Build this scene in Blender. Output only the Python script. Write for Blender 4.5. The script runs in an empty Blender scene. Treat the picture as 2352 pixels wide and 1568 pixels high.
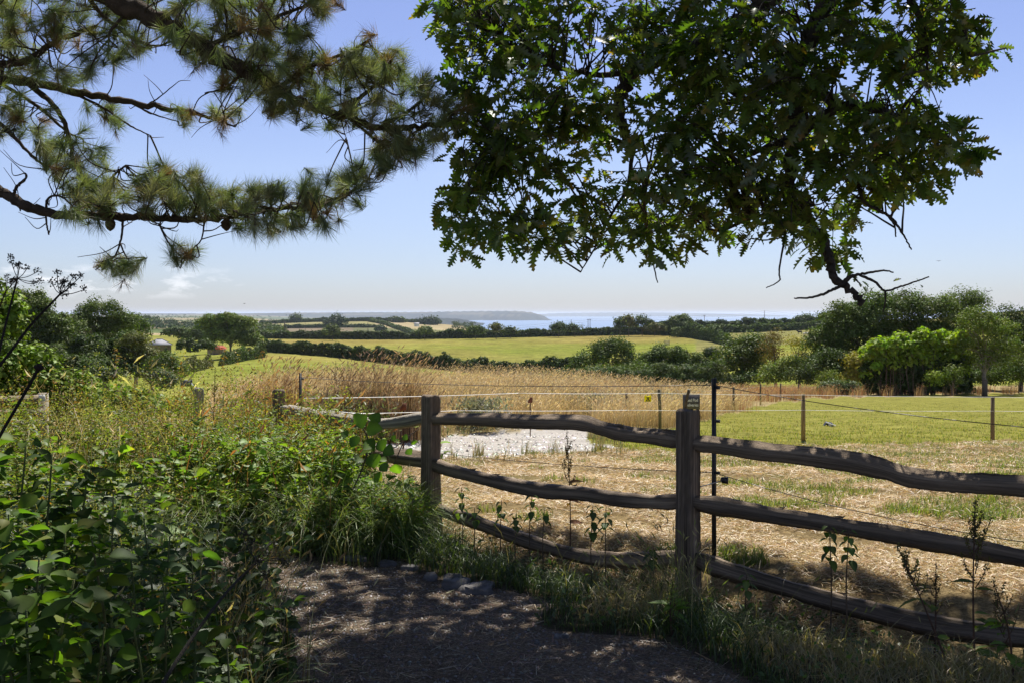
import bpy, math, random
import numpy as np

# ------------------------------------------------------------------ camera, sky, sun, exposure
S = bpy.context.scene
COL = S.collection
FX, CX, HY, CH = 2287.0, 1176.0, 720.0, 1.65        # 35 mm lens measured on a 2352 px wide frame; eye height
cam_d = bpy.data.cameras.new("camera"); cam = bpy.data.objects.new("camera", cam_d); COL.objects.link(cam)
cam.location = (0, 0, CH); cam.rotation_euler = (math.pi / 2, 0, 0)
cam_d.lens = 35; cam_d.sensor_width = 36; cam_d.shift_y = -(784 - HY) / 2352.0
cam_d.clip_start = 0.05; cam_d.clip_end = 150000
S.camera = cam

SUN_AZ, SUN_EL = math.radians(12), math.radians(57)  # azimuth right of the view direction (+Y)
SD = np.array([math.sin(SUN_AZ) * math.cos(SUN_EL), math.cos(SUN_AZ) * math.cos(SUN_EL), math.sin(SUN_EL)])
w = bpy.data.worlds.new("World"); S.world = w; w.use_nodes = True
nt = w.node_tree; nt.nodes.clear()
sky = nt.nodes.new("ShaderNodeTexSky"); sky.sky_type = 'NISHITA'; sky.sun_disc = False
sky.sun_elevation = SUN_EL; sky.sun_rotation = SUN_AZ
sky.altitude = 80; sky.air_density = 1.0; sky.dust_density = 0.15; sky.ozone_density = 4.0
bg = nt.nodes.new("ShaderNodeBackground"); bg.inputs[1].default_value = 0.064
out = nt.nodes.new("ShaderNodeOutputWorld")
# a few small fair-weather clouds low over the left horizon (part of the sky itself)
tc = nt.nodes.new("ShaderNodeTexCoord")
mp = nt.nodes.new("ShaderNodeMapping"); mp.inputs['Scale'].default_value = (26, 26, 75)
nz = nt.nodes.new("ShaderNodeTexNoise"); nz.inputs['Scale'].default_value = 1.0; nz.inputs['Detail'].default_value = 7; nz.inputs['Roughness'].default_value = .6
nt.links.new(tc.outputs['Generated'], mp.inputs[0]); nt.links.new(mp.outputs[0], nz.inputs['Vector'])
sx = nt.nodes.new("ShaderNodeSeparateXYZ"); nt.links.new(tc.outputs['Generated'], sx.inputs[0])
def ramp(node_tree, src, stops):
    r = node_tree.nodes.new("ShaderNodeValToRGB")
    els = r.color_ramp.elements
    while len(els) < len(stops): els.new(0.5)
    for e, (p, c) in zip(els, stops):
        e.position = p; e.color = (c, c, c, 1) if not isinstance(c, tuple) else (*c[:3], 1)
    node_tree.links.new(src, r.inputs[0]); return r
def mathn(node_tree, op, a, b, clamp=False):
    m = node_tree.nodes.new("ShaderNodeMath"); m.operation = op; m.use_clamp = clamp
    for i, v in enumerate((a, b)):
        if isinstance(v, (int, float)): m.inputs[i].default_value = v
        else: node_tree.links.new(v, m.inputs[i])
    return m.outputs[0]
zr = nt.nodes.new("ShaderNodeMapRange"); zr.inputs[1].default_value = 0.0; zr.inputs[2].default_value = 0.07
nt.links.new(sx.outputs[2], zr.inputs[0])
zr2 = nt.nodes.new("ShaderNodeMapRange"); zr2.inputs[1].default_value = 0.0; zr2.inputs[2].default_value = 0.35
nt.links.new(sx.outputs[2], zr2.inputs[0])
band = ramp(nt, zr.outputs[0], [(0.18, 0.0), (0.34, 1.0), (0.5, .9), (0.66, 0.0)])
xr = nt.nodes.new("ShaderNodeMapRange"); xr.inputs[1].default_value = -0.62; xr.inputs[2].default_value = -0.22
nt.links.new(sx.outputs[0], xr.inputs[0])
side = ramp(nt, xr.outputs[0], [(0.0, 1.0), (0.55, .95), (0.8, .55), (1.0, 0.0)])
cl = ramp(nt, nz.outputs[0], [(0.52, 0.0), (0.66, 1.0)])
msk = mathn(nt, 'MULTIPLY', mathn(nt, 'MULTIPLY', band.outputs[0], side.outputs[0]), cl.outputs[0])
msk = mathn(nt, 'MULTIPLY', msk, 0.6)
mx = nt.nodes.new("ShaderNodeMix"); mx.data_type = 'RGBA'; mx.inputs[7].default_value = (12.5, 12.4, 12.8, 1)
tint = nt.nodes.new("ShaderNodeMix"); tint.data_type = 'RGBA'; tint.blend_type = 'MULTIPLY'; tint.inputs[0].default_value = 1.0
tr_ = ramp(nt, zr2.outputs[0], [(0.0, (.62, .655, .86)), (.12, (.79, .775, .965)), (.4, (1.12, .95, 1.04)), (1.0, (1.18, .96, 1.10))])
nt.links.new(sky.outputs[0], tint.inputs[6]); nt.links.new(tr_.outputs[0], tint.inputs[7])
nt.links.new(msk, mx.inputs[0]); nt.links.new(tint.outputs[2], mx.inputs[6])
nt.links.new(mx.outputs[2], bg.inputs[0]); nt.links.new(bg.outputs[0], out.inputs[0])

sun_d = bpy.data.lights.new("sun", 'SUN'); sun_d.energy = 5.0; sun_d.angle = math.radians(0.53); sun_d.color = (1.0, .96, .89)
sun = bpy.data.objects.new("sun", sun_d); COL.objects.link(sun)
from mathutils import Vector, Matrix
sun.rotation_euler = Vector(SD).to_track_quat('Z', 'Y').to_euler(); sun.location = (20, 40, 80)

S.view_settings.view_transform = 'Standard'; S.view_settings.look = 'None'
S.view_settings.exposure = 0.85; S.view_settings.gamma = 1.0; S.view_settings.use_curve_mapping = False
S.render.engine = 'CYCLES'
S.cycles.use_denoising = True
try: S.cycles.denoiser = 'OPENIMAGEDENOISE'
except Exception: pass
S.cycles.max_bounces = 6; S.cycles.diffuse_bounces = 3; S.cycles.glossy_bounces = 2
S.cycles.transmission_bounces = 4; S.cycles.volume_bounces = 0; S.cycles.transparent_max_bounces = 4
S.cycles.caustics_reflective = False; S.cycles.caustics_refractive = False
S.cycles.sample_clamp_indirect = 4.0

# ------------------------------------------------------------------ helpers
RNG = np.random.default_rng(11); random.seed(5)
def P(x, y, Y): return np.array([(x - CX) / FX * Y, Y, CH - (y - HY) / FX * Y])
def nrm(v): return v / np.maximum(np.linalg.norm(v, axis=-1, keepdims=True), 1e-9)
def rdir(n):
    return nrm(RNG.normal(size=(n, 3)))
def inpoly(px, py, poly):
    px = np.asarray(px, float); py = np.asarray(py, float); c = np.zeros(px.shape, bool)
    j = len(poly) - 1
    for i in range(len(poly)):
        xi, yi = poly[i]; xj, yj = poly[j]
        if yi != yj:
            c ^= ((yi > py) != (yj > py)) & (px < (xj - xi) * (py - yi) / (yj - yi) + xi)
        j = i
    return c

class MB:
    """collects vertex / face arrays with a colour and a texture vector per vertex; build() links ONE mesh object"""
    def __init__(s): s.v = []; s.c = []; s.t = []; s.f = {}; s.n = 0
    def add(s, v, faces, col, tex=None):
        v = np.asarray(v, float).reshape(-1, 3); k = len(v)
        c = np.asarray(col, float)
        if c.ndim == 1: c = np.tile(c, (k, 1))
        s.v.append(v); s.c.append(c); s.t.append(np.zeros((k, 3)) if tex is None else tex)
        for f in faces:
            f = np.asarray(f, np.int64)
            if f.size: s.f.setdefault(f.shape[1], []).append(f + s.n)
        s.n += k
    def build(s, name, mat, parent=None, smooth=False):
        me = bpy.data.meshes.new(name)
        if s.n:
            v = np.concatenate(s.v); c = np.concatenate(s.c); t = np.concatenate(s.t)
            me.vertices.add(len(v)); me.vertices.foreach_set('co', v.astype(np.float32).ravel())
            idx = []; st = []; o = 0
            for k, fl in s.f.items():
                f = np.concatenate(fl); idx.append(f.ravel()); st.append(o + np.arange(len(f)) * k); o += f.size
            idx = np.concatenate(idx).astype(np.int32); st = np.concatenate(st).astype(np.int32)
            me.loops.add(len(idx)); me.loops.foreach_set('vertex_index', idx)
            me.polygons.add(len(st)); me.polygons.foreach_set('loop_start', st)
            if smooth: me.polygons.foreach_set('use_smooth', np.ones(len(st), bool))
            a = me.attributes.new('Col', 'FLOAT_COLOR', 'POINT')
            a.data.foreach_set('color', np.concatenate([np.clip(c, 0, 1), np.ones((len(c), 1))], 1).astype(np.float32).ravel())
            if np.any(t):
                a = me.attributes.new('Tex', 'FLOAT_VECTOR', 'POINT'); a.data.foreach_set('vector', t.astype(np.float32).ravel())
            me.update(calc_edges=True)
        me.materials.append(mat)
        ob = bpy.data.objects.new(name, me); COL.objects.link(ob)
        if parent is not None:
            ob.parent = parent
            if parent.type == 'EMPTY': ob.matrix_parent_inverse = Matrix.Translation(-parent.location)
        return ob

def tag(o, label=None, cat=None, group=None, kind=None):
    for k, v in (('label', label), ('category', cat), ('group', group), ('kind', kind)):
        if v: o[k] = v
    return o
def empty(name, loc, label, cat, group=None):
    e = bpy.data.objects.new(name, None); COL.objects.link(e); e.location = Vector(loc); e.empty_display_size = .2
    e.matrix_world = Matrix.Translation(Vector(loc))
    return tag(e, label, cat, group)

def frames(p):
    p = np.asarray(p, float); n = len(p)
    d = np.gradient(p, axis=0); d = nrm(d)
    up = np.array([0, 0, 1.]) if abs(d[0][2]) < .9 else np.array([1., 0, 0])
    a = np.zeros_like(p); b = np.zeros_like(p)
    s = np.cross(d[0], up); s /= np.linalg.norm(s)
    for i in range(n):
        s = s - d[i] * np.dot(s, d[i]); s /= max(np.linalg.norm(s), 1e-9)
        a[i] = s; b[i] = np.cross(s, d[i])
    return d, a, b
def tube(mb, p, r, seg=6, col=(.1, .08, .06), rough=0.0, squash=None, cap=True, prof=None):
    p = np.asarray(p, float); n = len(p)
    r = np.broadcast_to(np.asarray(r, float), (n,)) if np.ndim(r) <= 1 else r
    d, a, b = frames(p)
    th = np.arange(seg) / seg * 2 * math.pi
    rr = np.tile(r[:, None], (1, seg))
    if prof is not None: rr = rr * np.asarray(prof)[None, :]
    if rough: rr = rr * (1 + RNG.normal(0, rough, rr.shape))
    ca, sa = np.cos(th), np.sin(th)
    sq = (1, 1) if squash is None else squash
    v = p[:, None, :] + rr[..., None] * (a[:, None, :] * ca[None, :, None] * sq[0] + b[:, None, :] * sa[None, :, None] * sq[1])
    L = np.concatenate([[0], np.cumsum(np.linalg.norm(np.diff(p, axis=0), axis=1))])
    tex = np.stack([np.tile(L[:, None], (1, seg)), rr * ca * sq[0], rr * sa * sq[1]], -1) + np.array([RNG.uniform(0, 50), 0, 0])
    i = np.arange(n - 1)[:, None] * seg; j = np.arange(seg)[None, :]; k = (j + 1) % seg
    f = np.stack([i + j, i + k, i + seg + k, i + seg + j], -1).reshape(-1, 4)
    fs = [f]
    if cap:
        fs.append(np.arange(seg)[None, ::-1]); fs.append((np.arange(seg) + (n - 1) * seg)[None, :])
    c = np.asarray(col, float)
    if c.ndim == 1: c = np.tile(c, (n * seg, 1))
    mb.add(v.reshape(-1, 3), fs, c, tex.reshape(-1, 3))
def spline(pts, m=6):
    """Catmull-Rom through rows of any width"""
    p = np.asarray(pts, float)
    if len(p) < 3:
        t = np.linspace(0, 1, m + 1)[:, None]; return p[0] * (1 - t) + p[-1] * t
    q = np.vstack([2 * p[0] - p[1], p, 2 * p[-1] - p[-2]]); outp = []
    for i in range(1, len(q) - 2):
        for t in np.arange(m) / m:
            a, b, c, d = q[i - 1], q[i], q[i + 1], q[i + 2]
            outp.append(.5 * (2 * b + (c - a) * t + (2 * a - 5 * b + 4 * c - d) * t * t + (3 * b - 3 * c + d - a) * t ** 3))
    outp.append(p[-1]); return np.array(outp)
def box(mb, c, size, rotz=0.0, col=(.3, .3, .3), taper=1.0):
    x, y, z = np.array(size) / 2
    v = np.array([[-x, -y, -z], [x, -y, -z], [x, y, -z], [-x, y, -z], [-x * taper, -y * taper, z], [x * taper, -y * taper, z], [x * taper, y * taper, z], [-x * taper, y * taper, z]])
    cr, sr = math.cos(rotz), math.sin(rotz)
    v = v @ np.array([[cr, sr, 0], [-sr, cr, 0], [0, 0, 1]]) + np.asarray(c)
    mb.add(v, [np.array([[0, 3, 2, 1], [4, 5, 6, 7], [0, 1, 5, 4], [1, 2, 6, 5], [2, 3, 7, 6], [3, 0, 4, 7]])], col, v - np.asarray(c))

def scatter(mb, tv, tf, cen, ax, az, L, W, col, jit=.12):
    """stamp a leaf template (along, across, lift) at each centre; ax = direction of the leaf, az = rough normal"""
    n = len(cen)
    if n == 0: return
    ax = nrm(ax); ay = nrm(np.cross(az, ax)); az = np.cross(ax, ay)
    L = np.broadcast_to(L, (n,)); W = np.broadcast_to(W, (n,))
    v = cen[:, None, :] + (tv[None, :, 0:1] * L[:, None, None]) * ax[:, None, :] + (tv[None, :, 1:2] * W[:, None, None]) * ay[:, None, :] + (tv[None, :, 2:3] * L[:, None, None]) * az[:, None, :]
    k = len(tv); off = (np.arange(n) * k)[:, None, None]
    fs = [(np.asarray(f)[None] + off).reshape(-1, np.asarray(f).shape[1]) for f in tf]
    col = np.asarray(col, float)
    if col.ndim == 1: col = np.tile(col, (n, 1))
    col = col * (1 + RNG.normal(0, jit, (n, 1)))
    cv = np.repeat(col, k, 0)
    if k % 3 == 0 and k > 9:   # strip leaves: paler midrib, some browned tips
        mulv = np.where(np.arange(k) % 3 == 0, 1.3, .88)[None, :, None] * np.ones((n, 1, 3))
        br = (RNG.uniform(0, 1, n) < .12)[:, None] & (tv[None, :, 0] > .72)
        mulv = np.where(br[..., None], mulv * np.array([1.9, 1.05, .8]), mulv); cv = cv * mulv.reshape(-1, 3)
    mb.add(v.reshape(-1, 3), fs, cv)
def strip_leaf(ts, ws, fold=.15, droop=.15, tipfwd=None):
    """leaf with a midrib, built as two rows of quads"""
    n = len(ts); tv = []
    tf = tipfwd if tipfwd is not None else [0] * n
    for t, wd, f in zip(ts, ws, tf):
        z = -droop * t * t
        tv += [(t, 0, z), (t + f, wd, z + fold * wd), (t + f, -wd, z + fold * wd)]
    q = []
    for i in range(n - 1):
        a = 3 * i; b = a + 3
        q += [(a, b, b + 1, a + 1), (b, a, a + 2, b + 2)]
    return np.array(tv, float), [np.array(q)]
OAK = strip_leaf([0, .1, .2, .27, .38, .46, .57, .65, .76, .83, .92, 1.0],
                 [.01, .05, .21, .07, .30, .08, .31, .08, .24, .07, .11, .0], .25, .18, [0, 0, .06, 0, .07, 0, .07, 0, .06, 0, .02, 0])
OVATE = strip_leaf([0, .05, .16, .32, .50, .68, .84, .94, 1.0], [.008, .13, .31, .41, .39, .29, .16, .06, .0], .28, .28)
LANCE = strip_leaf([0, .2, .55, 1.0], [.03, .16, .15, .0], .3, .25)
KITE = (np.array([(0, 0, 0), (.45, .42, .08), (1, 0, -.1), (.5, -.42, .08)]), [np.array([(0, 1, 2), (0, 2, 3)])])

def blades(mb, base, h, wd, yaw, lean, c0, c1, seg=3, curl=.5):
    """grass blades: base (n,3), height, width, lean direction yaw and amount; colour runs root -> tip"""
    n = len(base)
    h = np.broadcast_to(h, (n,)); wd = np.broadcast_to(wd, (n,)); lean = np.broadcast_to(lean, (n,))
    c0 = np.broadcast_to(c0, (n, 3)); c1 = np.broadcast_to(c1, (n, 3))
    dx = np.stack([np.cos(yaw), np.sin(yaw), np.zeros(n)], 1)
    fa = yaw + RNG.uniform(-1.2, 1.2, n) + math.pi / 2
    sd = np.stack([np.cos(fa), np.sin(fa), np.zeros(n)], 1)
    V = []; Cc = []
    for i in range(seg + 1):
        t = i / seg
        ang = lean * (.35 * t + curl * t * t)
        p = base + h[:, None] * t * (dx * np.sin(ang)[:, None] + np.array([0, 0, 1.]) * np.cos(ang)[:, None])
        wv = sd * (wd * (1 - .85 * t ** 1.5))[:, None] * .5
        if i < seg: V += [p - wv, p + wv]
        else: V += [p]
        cc = c0 * (1 - t) + c1 * t
        Cc += [cc, cc] if i < seg else [cc]
    k = 2 * seg + 1
    v = np.stack(V, 1).reshape(-1, 3); c = np.stack(Cc, 1).reshape(-1, 3)
    off = (np.arange(n) * k)[:, None, None]
    q = np.array([(2 * i, 2 * i + 1, 2 * i + 3, 2 * i + 2) for i in range(seg - 1)]); t3 = np.array([(2 * seg - 2, 2 * seg - 1, 2 * seg)])
    fs = [(t3[None] + off).reshape(-1, 3)]
    if seg > 1: fs.append((q[None] + off).reshape(-1, 4))
    mb.add(v, fs, c)
    return V[-1]
def vary(c, n, s=.15, hue=.06):
    c = np.asarray(c, float)
    return np.clip(c * (1 + RNG.normal(0, s, (n, 1))) * (1 + RNG.normal(0, hue, (n, 3))), 0.002, 1)
def pick(cols, n, p=None):
    cols = np.asarray(cols, float); return cols[RNG.choice(len(cols), n, p=p)]

# ------------------------------------------------------------------ materials
def newmat(name):
    m = bpy.data.materials.new(name); m.use_nodes = True; t = m.node_tree; t.nodes.clear()
    o = t.nodes.new("ShaderNodeOutputMaterial"); return m, t, o
def attr(t, nme='Col'):
    a = t.nodes.new("ShaderNodeAttribute"); a.attribute_name = nme; return a
def noise(t, vec, scale, detail=4, rough=.6):
    n = t.nodes.new("ShaderNodeTexNoise"); n.inputs['Scale'].default_value = scale; n.inputs['Detail'].default_value = detail; n.inputs['Roughness'].default_value = rough
    if vec is not None: t.links.new(vec, n.inputs['Vector'])
    return n
def mixc(t, mode, fac, a, b):
    m = t.nodes.new("ShaderNodeMix"); m.data_type = 'RGBA'; m.blend_type = mode; m.clamp_result = False
    for i, v in ((0, fac), (6, a), (7, b)):
        if isinstance(v, (int, float)): m.inputs[i].default_value = v
        elif isinstance(v, tuple): m.inputs[i].default_value = (*v[:3], 1)
        else: t.links.new(v, m.inputs[i])
    return m.outputs[2]
def foliage_mat(name, trans=.35, gloss=.06, tcol=(1.25, 1.5, .45), rough=.45):
    m, t, o = newmat(name); a = attr(t)
    d = t.nodes.new("ShaderNodeBsdfDiffuse"); t.links.new(a.outputs[0], d.inputs[0])
    tr = t.nodes.new("ShaderNodeBsdfTranslucent"); t.links.new(mixc(t, 'MULTIPLY', 1.0, a.outputs[0], tcol), tr.inputs[0])
    mx = t.nodes.new("ShaderNodeMixShader"); mx.inputs[0].default_value = trans
    t.links.new(d.outputs[0], mx.inputs[1]); t.links.new(tr.outputs[0], mx.inputs[2]); last = mx
    if gloss:
        g = t.nodes.new("ShaderNodeBsdfGlossy"); g.inputs['Roughness'].default_value = rough
        m2 = t.nodes.new("ShaderNodeMixShader"); m2.inputs[0].default_value = gloss
        t.links.new(mx.outputs[0], m2.inputs[1]); t.links.new(g.outputs[0], m2.inputs[2]); last = m2
    t.links.new(last.outputs[0], o.inputs[0]); return m
def surf_mat(name, scale=8, lo=.6, hi=1.4, bump=.3, bscale=40, rough=.9, coords='Object', spec=.2, stretch=None):
    """vertex colour broken up by noise, with a bump"""
    m, t, o = newmat(name); a = attr(t)
    if coords == 'Tex': vec = attr(t, 'Tex').outputs[1]
    else:
        tcn = t.nodes.new("ShaderNodeTexCoord"); vec = tcn.outputs['Object']
    if stretch:
        mpn = t.nodes.new("ShaderNodeMapping"); mpn.inputs['Scale'].default_value = stretch; t.links.new(vec, mpn.inputs[0]); vec = mpn.outputs[0]
    n1 = noise(t, vec, scale, 6, .65)
    r = ramp(t, n1.outputs[0], [(.3, lo), (.7, hi)])
    c = mixc(t, 'MULTIPLY', 1.0, a.outputs[0], r.outputs[0])
    p = t.nodes.new("ShaderNodeBsdfPrincipled"); p.inputs['Roughness'].default_value = rough; p.inputs['Specular IOR Level'].default_value = spec
    t.links.new(c, p.inputs['Base Color'])
    if bump:
        n2 = noise(t, vec, bscale, 5, .7); b = t.nodes.new("ShaderNodeBump"); b.inputs['Strength'].default_value = bump; b.inputs['Distance'].default_value = .02
        t.links.new(n2.outputs[0], b.inputs['Height']); t.links.new(b.outputs[0], p.inputs['Normal'])
    t.links.new(p.outputs[0], o.inputs[0]); return m
def ground_mat(name, layers, bump=.4, bscale=30, rough=.95):
    """layers: list of (noise scale, low mult, high mult); colour from the vertices"""
    m, t, o = newmat(name); a = attr(t); tcn = t.nodes.new("ShaderNodeTexCoord"); vec = tcn.outputs['Object']
    c = a.outputs[0]
    for sc, lo, hi in layers:
        n1 = noise(t, vec, sc, 6, .68); r = ramp(t, n1.outputs[0], [(.32, lo), (.68, hi)]); c = mixc(t, 'MULTIPLY', 1.0, c, r.outputs[0])
    p = t.nodes.new("ShaderNodeBsdfDiffuse"); p.inputs['Roughness'].default_value = .6; t.links.new(c, p.inputs[0])
    if bump:
        n2 = noise(t, vec, bscale, 6, .7); b = t.nodes.new("ShaderNodeBump"); b.inputs['Strength'].default_value = bump; b.inputs['Distance'].default_value = .03
        t.links.new(n2.outputs[0], b.inputs['Height']); t.links.new(b.outputs[0], p.inputs['Normal'])
    t.links.new(p.outputs[0], o.inputs[0]); return m
M = {}
M['leaf'] = foliage_mat('leaf', .42, .025, (1.3, 1.5, .4), .5)
M['farleaf'] = foliage_mat('distant_leaf', .2, .02, (1.3, 1.5, .4), .5)
M['broad'] = foliage_mat('broad_leaf', .5, .012, (1.4, 1.7, .3), .55)
M['oakleaf'] = foliage_mat('oak_leaf', .5, .05, (1.5, 1.9, .35), .4)
M['needle'] = foliage_mat('pine_needle', .34, .05, (1.15, 1.3, .55), .5)
M['grass'] = foliage_mat('grass_blade', .4, .04, (1.2, 1.3, .5))
M['straw'] = foliage_mat('dry_straw', .3, .05, (1.2, 1.1, .8))
M['bark'] = surf_mat('bark', 14, .5, 1.5, .9, 60, .95, 'Tex')
M['oldwood'] = surf_mat('weathered_wood', 1.0, .45, 1.6, .9, 2.5, .85, 'Tex', .25, (2.2, 55, 55))
M['plain'] = surf_mat('painted_or_plain', 5, .8, 1.2, .15, 30, .8)
M['metal'] = surf_mat('dark_metal', 20, .7, 1.2, .1, 60, .5, 'Object', .5)
M['stone'] = surf_mat('stone', 9, .6, 1.4, .6, 40, .9)

# ------------------------------------------------------------------ terrain
TX = [-600, 0, 300, 450, 600, 900, 1200, 1350, 1500, 1700, 1900, 2100, 2352, 3000]
def zrow(Y, ys): return [CH - (y - HY) / FX * Y for y in ys]
ROWS = [(0.4, [0] * 14), (3.5, [0] * 14), (7.0, [0] * 14),
        (12, [-.45, -.45, -.45, -.42, -.38, -.33, -.31, -.3, -.3, -.3, -.3, -.3, -.3, -.3]),
        (17, [-.9, -.9, -.85, -.8, -.75, -.74, -.74, -.75, -.77, -.78, -.78, -.78, -.78, -.78]),
        (22, [-1.4, -1.4, -1.3, -1.2, -1.15, -1.15, -1.15, -1.15, -1.17, -1.2, -1.2, -1.2, -1.2, -1.2]),
        (32, [-2.6, -2.6, -2.5, -2.1, -1.9, -2.0, -2.05, -2.05, -2.0, -1.95, -1.95, -1.95, -1.95, -1.95]),
        (40, [-3.6, -3.6, -3.4, -2.6, -1.8, -1.85, -1.9, -2.0, -2.3, -2.5, -2.5, -2.5, -2.5, -2.5]),
        (52, [-5, -5, -4.8, -3.6, -2.3, -2.1, -2.2, -2.5, -3.0, -3.3, -3.3, -3.3, -3.3, -3.3]),
        (75, [-6.4, -6.4, -6.3, -5.8, -5, -4.6, -4.6, -4.6, -4.6, -4.6, -4.6, -4.6, -4.6, -4.6]),
        (95, [-7.3, -7.3, -7.2, -7, -6.6, -6.3, -6.2, -6.1, -6, -5.8, -5.8, -5.8, -5.8, -5.8]),
        (125, zrow(125, [905, 905, 905, 905, 903, 898, 893, 890, 887, 880, 878, 876, 874, 874])),
        (200, zrow(200, [872, 872, 866, 856, 850, 860, 877, 880, 876, 862, 852, 848, 846, 846])),
        (290, zrow(290, [845, 845, 832, 816, 804, 827, 855, 850, 836, 812, 795, 780, 768, 768])),
        (400, zrow(400, [800, 800, 795, 790, 787, 797, 802, 798, 790, 783, 770, 752, 735, 728])),
        (500, zrow(500, [776, 773, 769, 773, 777, 780, 775, 771, 769, 766, 757, 735, 712, 702])),
        (650, zrow(650, [774, 772, 772, 779, 786, 791, 791, 791, 789, 781, 766, 744, 722, 712])),
        (900, zrow(900, [764, 764, 764, 772, 772, 774, 784, 800, 815, 810, 795, 780, 760, 750])),
        (1150, zrow(1150, [753, 753, 755, 758, 756, 752, 770, 800, 850, 850, 850, 850, 850, 850])),
        (1450, zrow(1450, [746, 746, 747, 747, 743, 735, 758, 830, 850, 850, 850, 850, 850, 850])),
        (1900, zrow(1900, [742, 742, 744, 748, 756, 775, 815, 822, 822, 822, 822, 822, 822, 822])),
        (2800, zrow(2800, [737, 737, 737, 738, 741, 792, 792, 792, 792, 792, 792, 792, 792, 792])),
        (4500, zrow(4500, [732, 732, 731.5, 731, 732, 764, 764, 765, 765, 765, 765, 765, 765, 765])),
        (8000, zrow(8000, [727, 727, 727, 726.5, 727, 745, 745, 745, 745, 745, 745, 745, 745, 745])),
        (13000, zrow(13000, [723, 723, 723.2, 723, 723, 736, 736, 736, 736, 736, 736, 736, 736, 736]))]
UG = np.linspace(-1.6, 1.6, 1601); TU = (np.array(TX) - CX) / FX
LY = np.log(np.array([r[0] for r in ROWS]))
TZ = np.stack([np.interp(UG, TU, r[1]) for r in ROWS])
ker = np.exp(-.5 * (np.arange(-60, 61) / 22.) ** 2); ker /= ker.sum()
TZ = np.stack([np.convolve(np.pad(r, 60, mode='edge'), ker, 'valid') for r in TZ])
hh = np.diff(LY)[:, None]; dl = np.diff(TZ, axis=0) / hh
MT = np.zeros_like(TZ)
w1 = 2 * hh[1:] + hh[:-1]; w2 = hh[1:] + 2 * hh[:-1]
with np.errstate(divide='ignore', invalid='ignore'):
    hm = (w1 + w2) / (w1 / dl[:-1] + w2 / dl[1:])
MT[1:-1] = np.where(dl[:-1] * dl[1:] > 0, np.nan_to_num(hm), 0)
MT[-1] = dl[-1]
def gz(X, Y):
    X = np.asarray(X, float); Y = np.maximum(np.asarray(Y, float), .42)
    u = np.clip((X / Y + 1.6) / 3.2 * 1600, 0, 1599.99); ui = u.astype(int); uf = u - ui
    l = np.clip(np.log(Y), LY[0], LY[-1] - 1e-6); k = np.clip(np.searchsorted(LY, l, side='right') - 1, 0, len(LY) - 2)
    g = lambda T, kk: T[kk, ui] * (1 - uf) + T[kk, ui + 1] * uf
    h = LY[k + 1] - LY[k]; t = (l - LY[k]) / h
    z = (2 * t ** 3 - 3 * t ** 2 + 1) * g(TZ, k) + (t ** 3 - 2 * t ** 2 + t) * h * g(MT, k) + (-2 * t ** 3 + 3 * t ** 2) * g(TZ, k + 1) + (t ** 3 - t ** 2) * h * g(MT, k + 1)
    b = .015 * np.sin(X * 2.1 + 1.3 * np.sin(Y * 1.7)) + .012 * np.sin(Y * 2.9 + X) 
    fy = np.interp(X, [-.64, 1.08, 2.62, 6], [7.86, 6.1, 5.1, 3.2])
    dip = .20 * np.exp(-((Y - fy + .05) / .55) ** 2) * np.clip((X + .75) / .5, 0, 1)
    return z - dip + b * np.clip(Y / 8, .3, 3)
def proj(X, Y):
    return CX + X / Y * FX, HY + (CH - gz(X, Y)) / Y * FX
def hit(x, y, Y0=2., Y1=3000.):
    """ground point seen at frame position (x, y): nearest crossing"""
    Ys = np.exp(np.linspace(math.log(Y0), math.log(Y1), 4000)); X = (x - CX) / FX * Ys
    d = (CH - (y - HY) / FX * Ys) - gz(X, Ys)
    k = np.where((d[:-1] > 0) & (d[1:] <= 0))[0]
    k = k[0] if len(k) else np.argmin(np.abs(d))
    return np.array([X[k], Ys[k], gz(X[k], Ys[k])])
def onground(X, Y): return np.stack([X, Y, gz(X, Y)], -1)

PATH = [(-.95, -3), (-.95, 4.4), (-1.45, 5.5), (-2.15, 6.5), (-2.4, 7.0), (-1.5, 6.95), (-.75, 6.55), (-.2, 6.0), (.28, 5.3), (.8, 4.85), (1.1, 4.45), (1.6, 3.5), (2.2, -3)]
TRACK = [(640, 1030), (760, 1030), (860, 1022), (1000, 1004), (1130, 991), (1250, 983), (1330, 982), (1358, 990), (1348, 1006), (1360, 1018), (1430, 1026), (1330, 1036), (1200, 1046), (1050, 1051), (900, 1046), (740, 1058), (640, 1062)]
HAYTOP = [(-500, 1090), (640, 1090), (760, 1060), (900, 1046), (1050, 1051), (1200, 1046), (1330, 1036), (1430, 1030), (1560, 1036), (1700, 1032), (1850, 1024), (2100, 1018), (2352, 1010), (3200, 1000)]
GOLDB = [(1300, 1012), (1360, 1000), (1430, 982), (1520, 986), (1600, 968), (1690, 944), (1760, 928), (1850, 916), (2000, 909), (2352, 903), (3200, 900)]
wob = lambda X, Y: .09 * np.sin(X * 5 + 2 * np.sin(Y * 3)) + .07 * np.sin(Y * 7.3 + X * 2.2)
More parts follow.
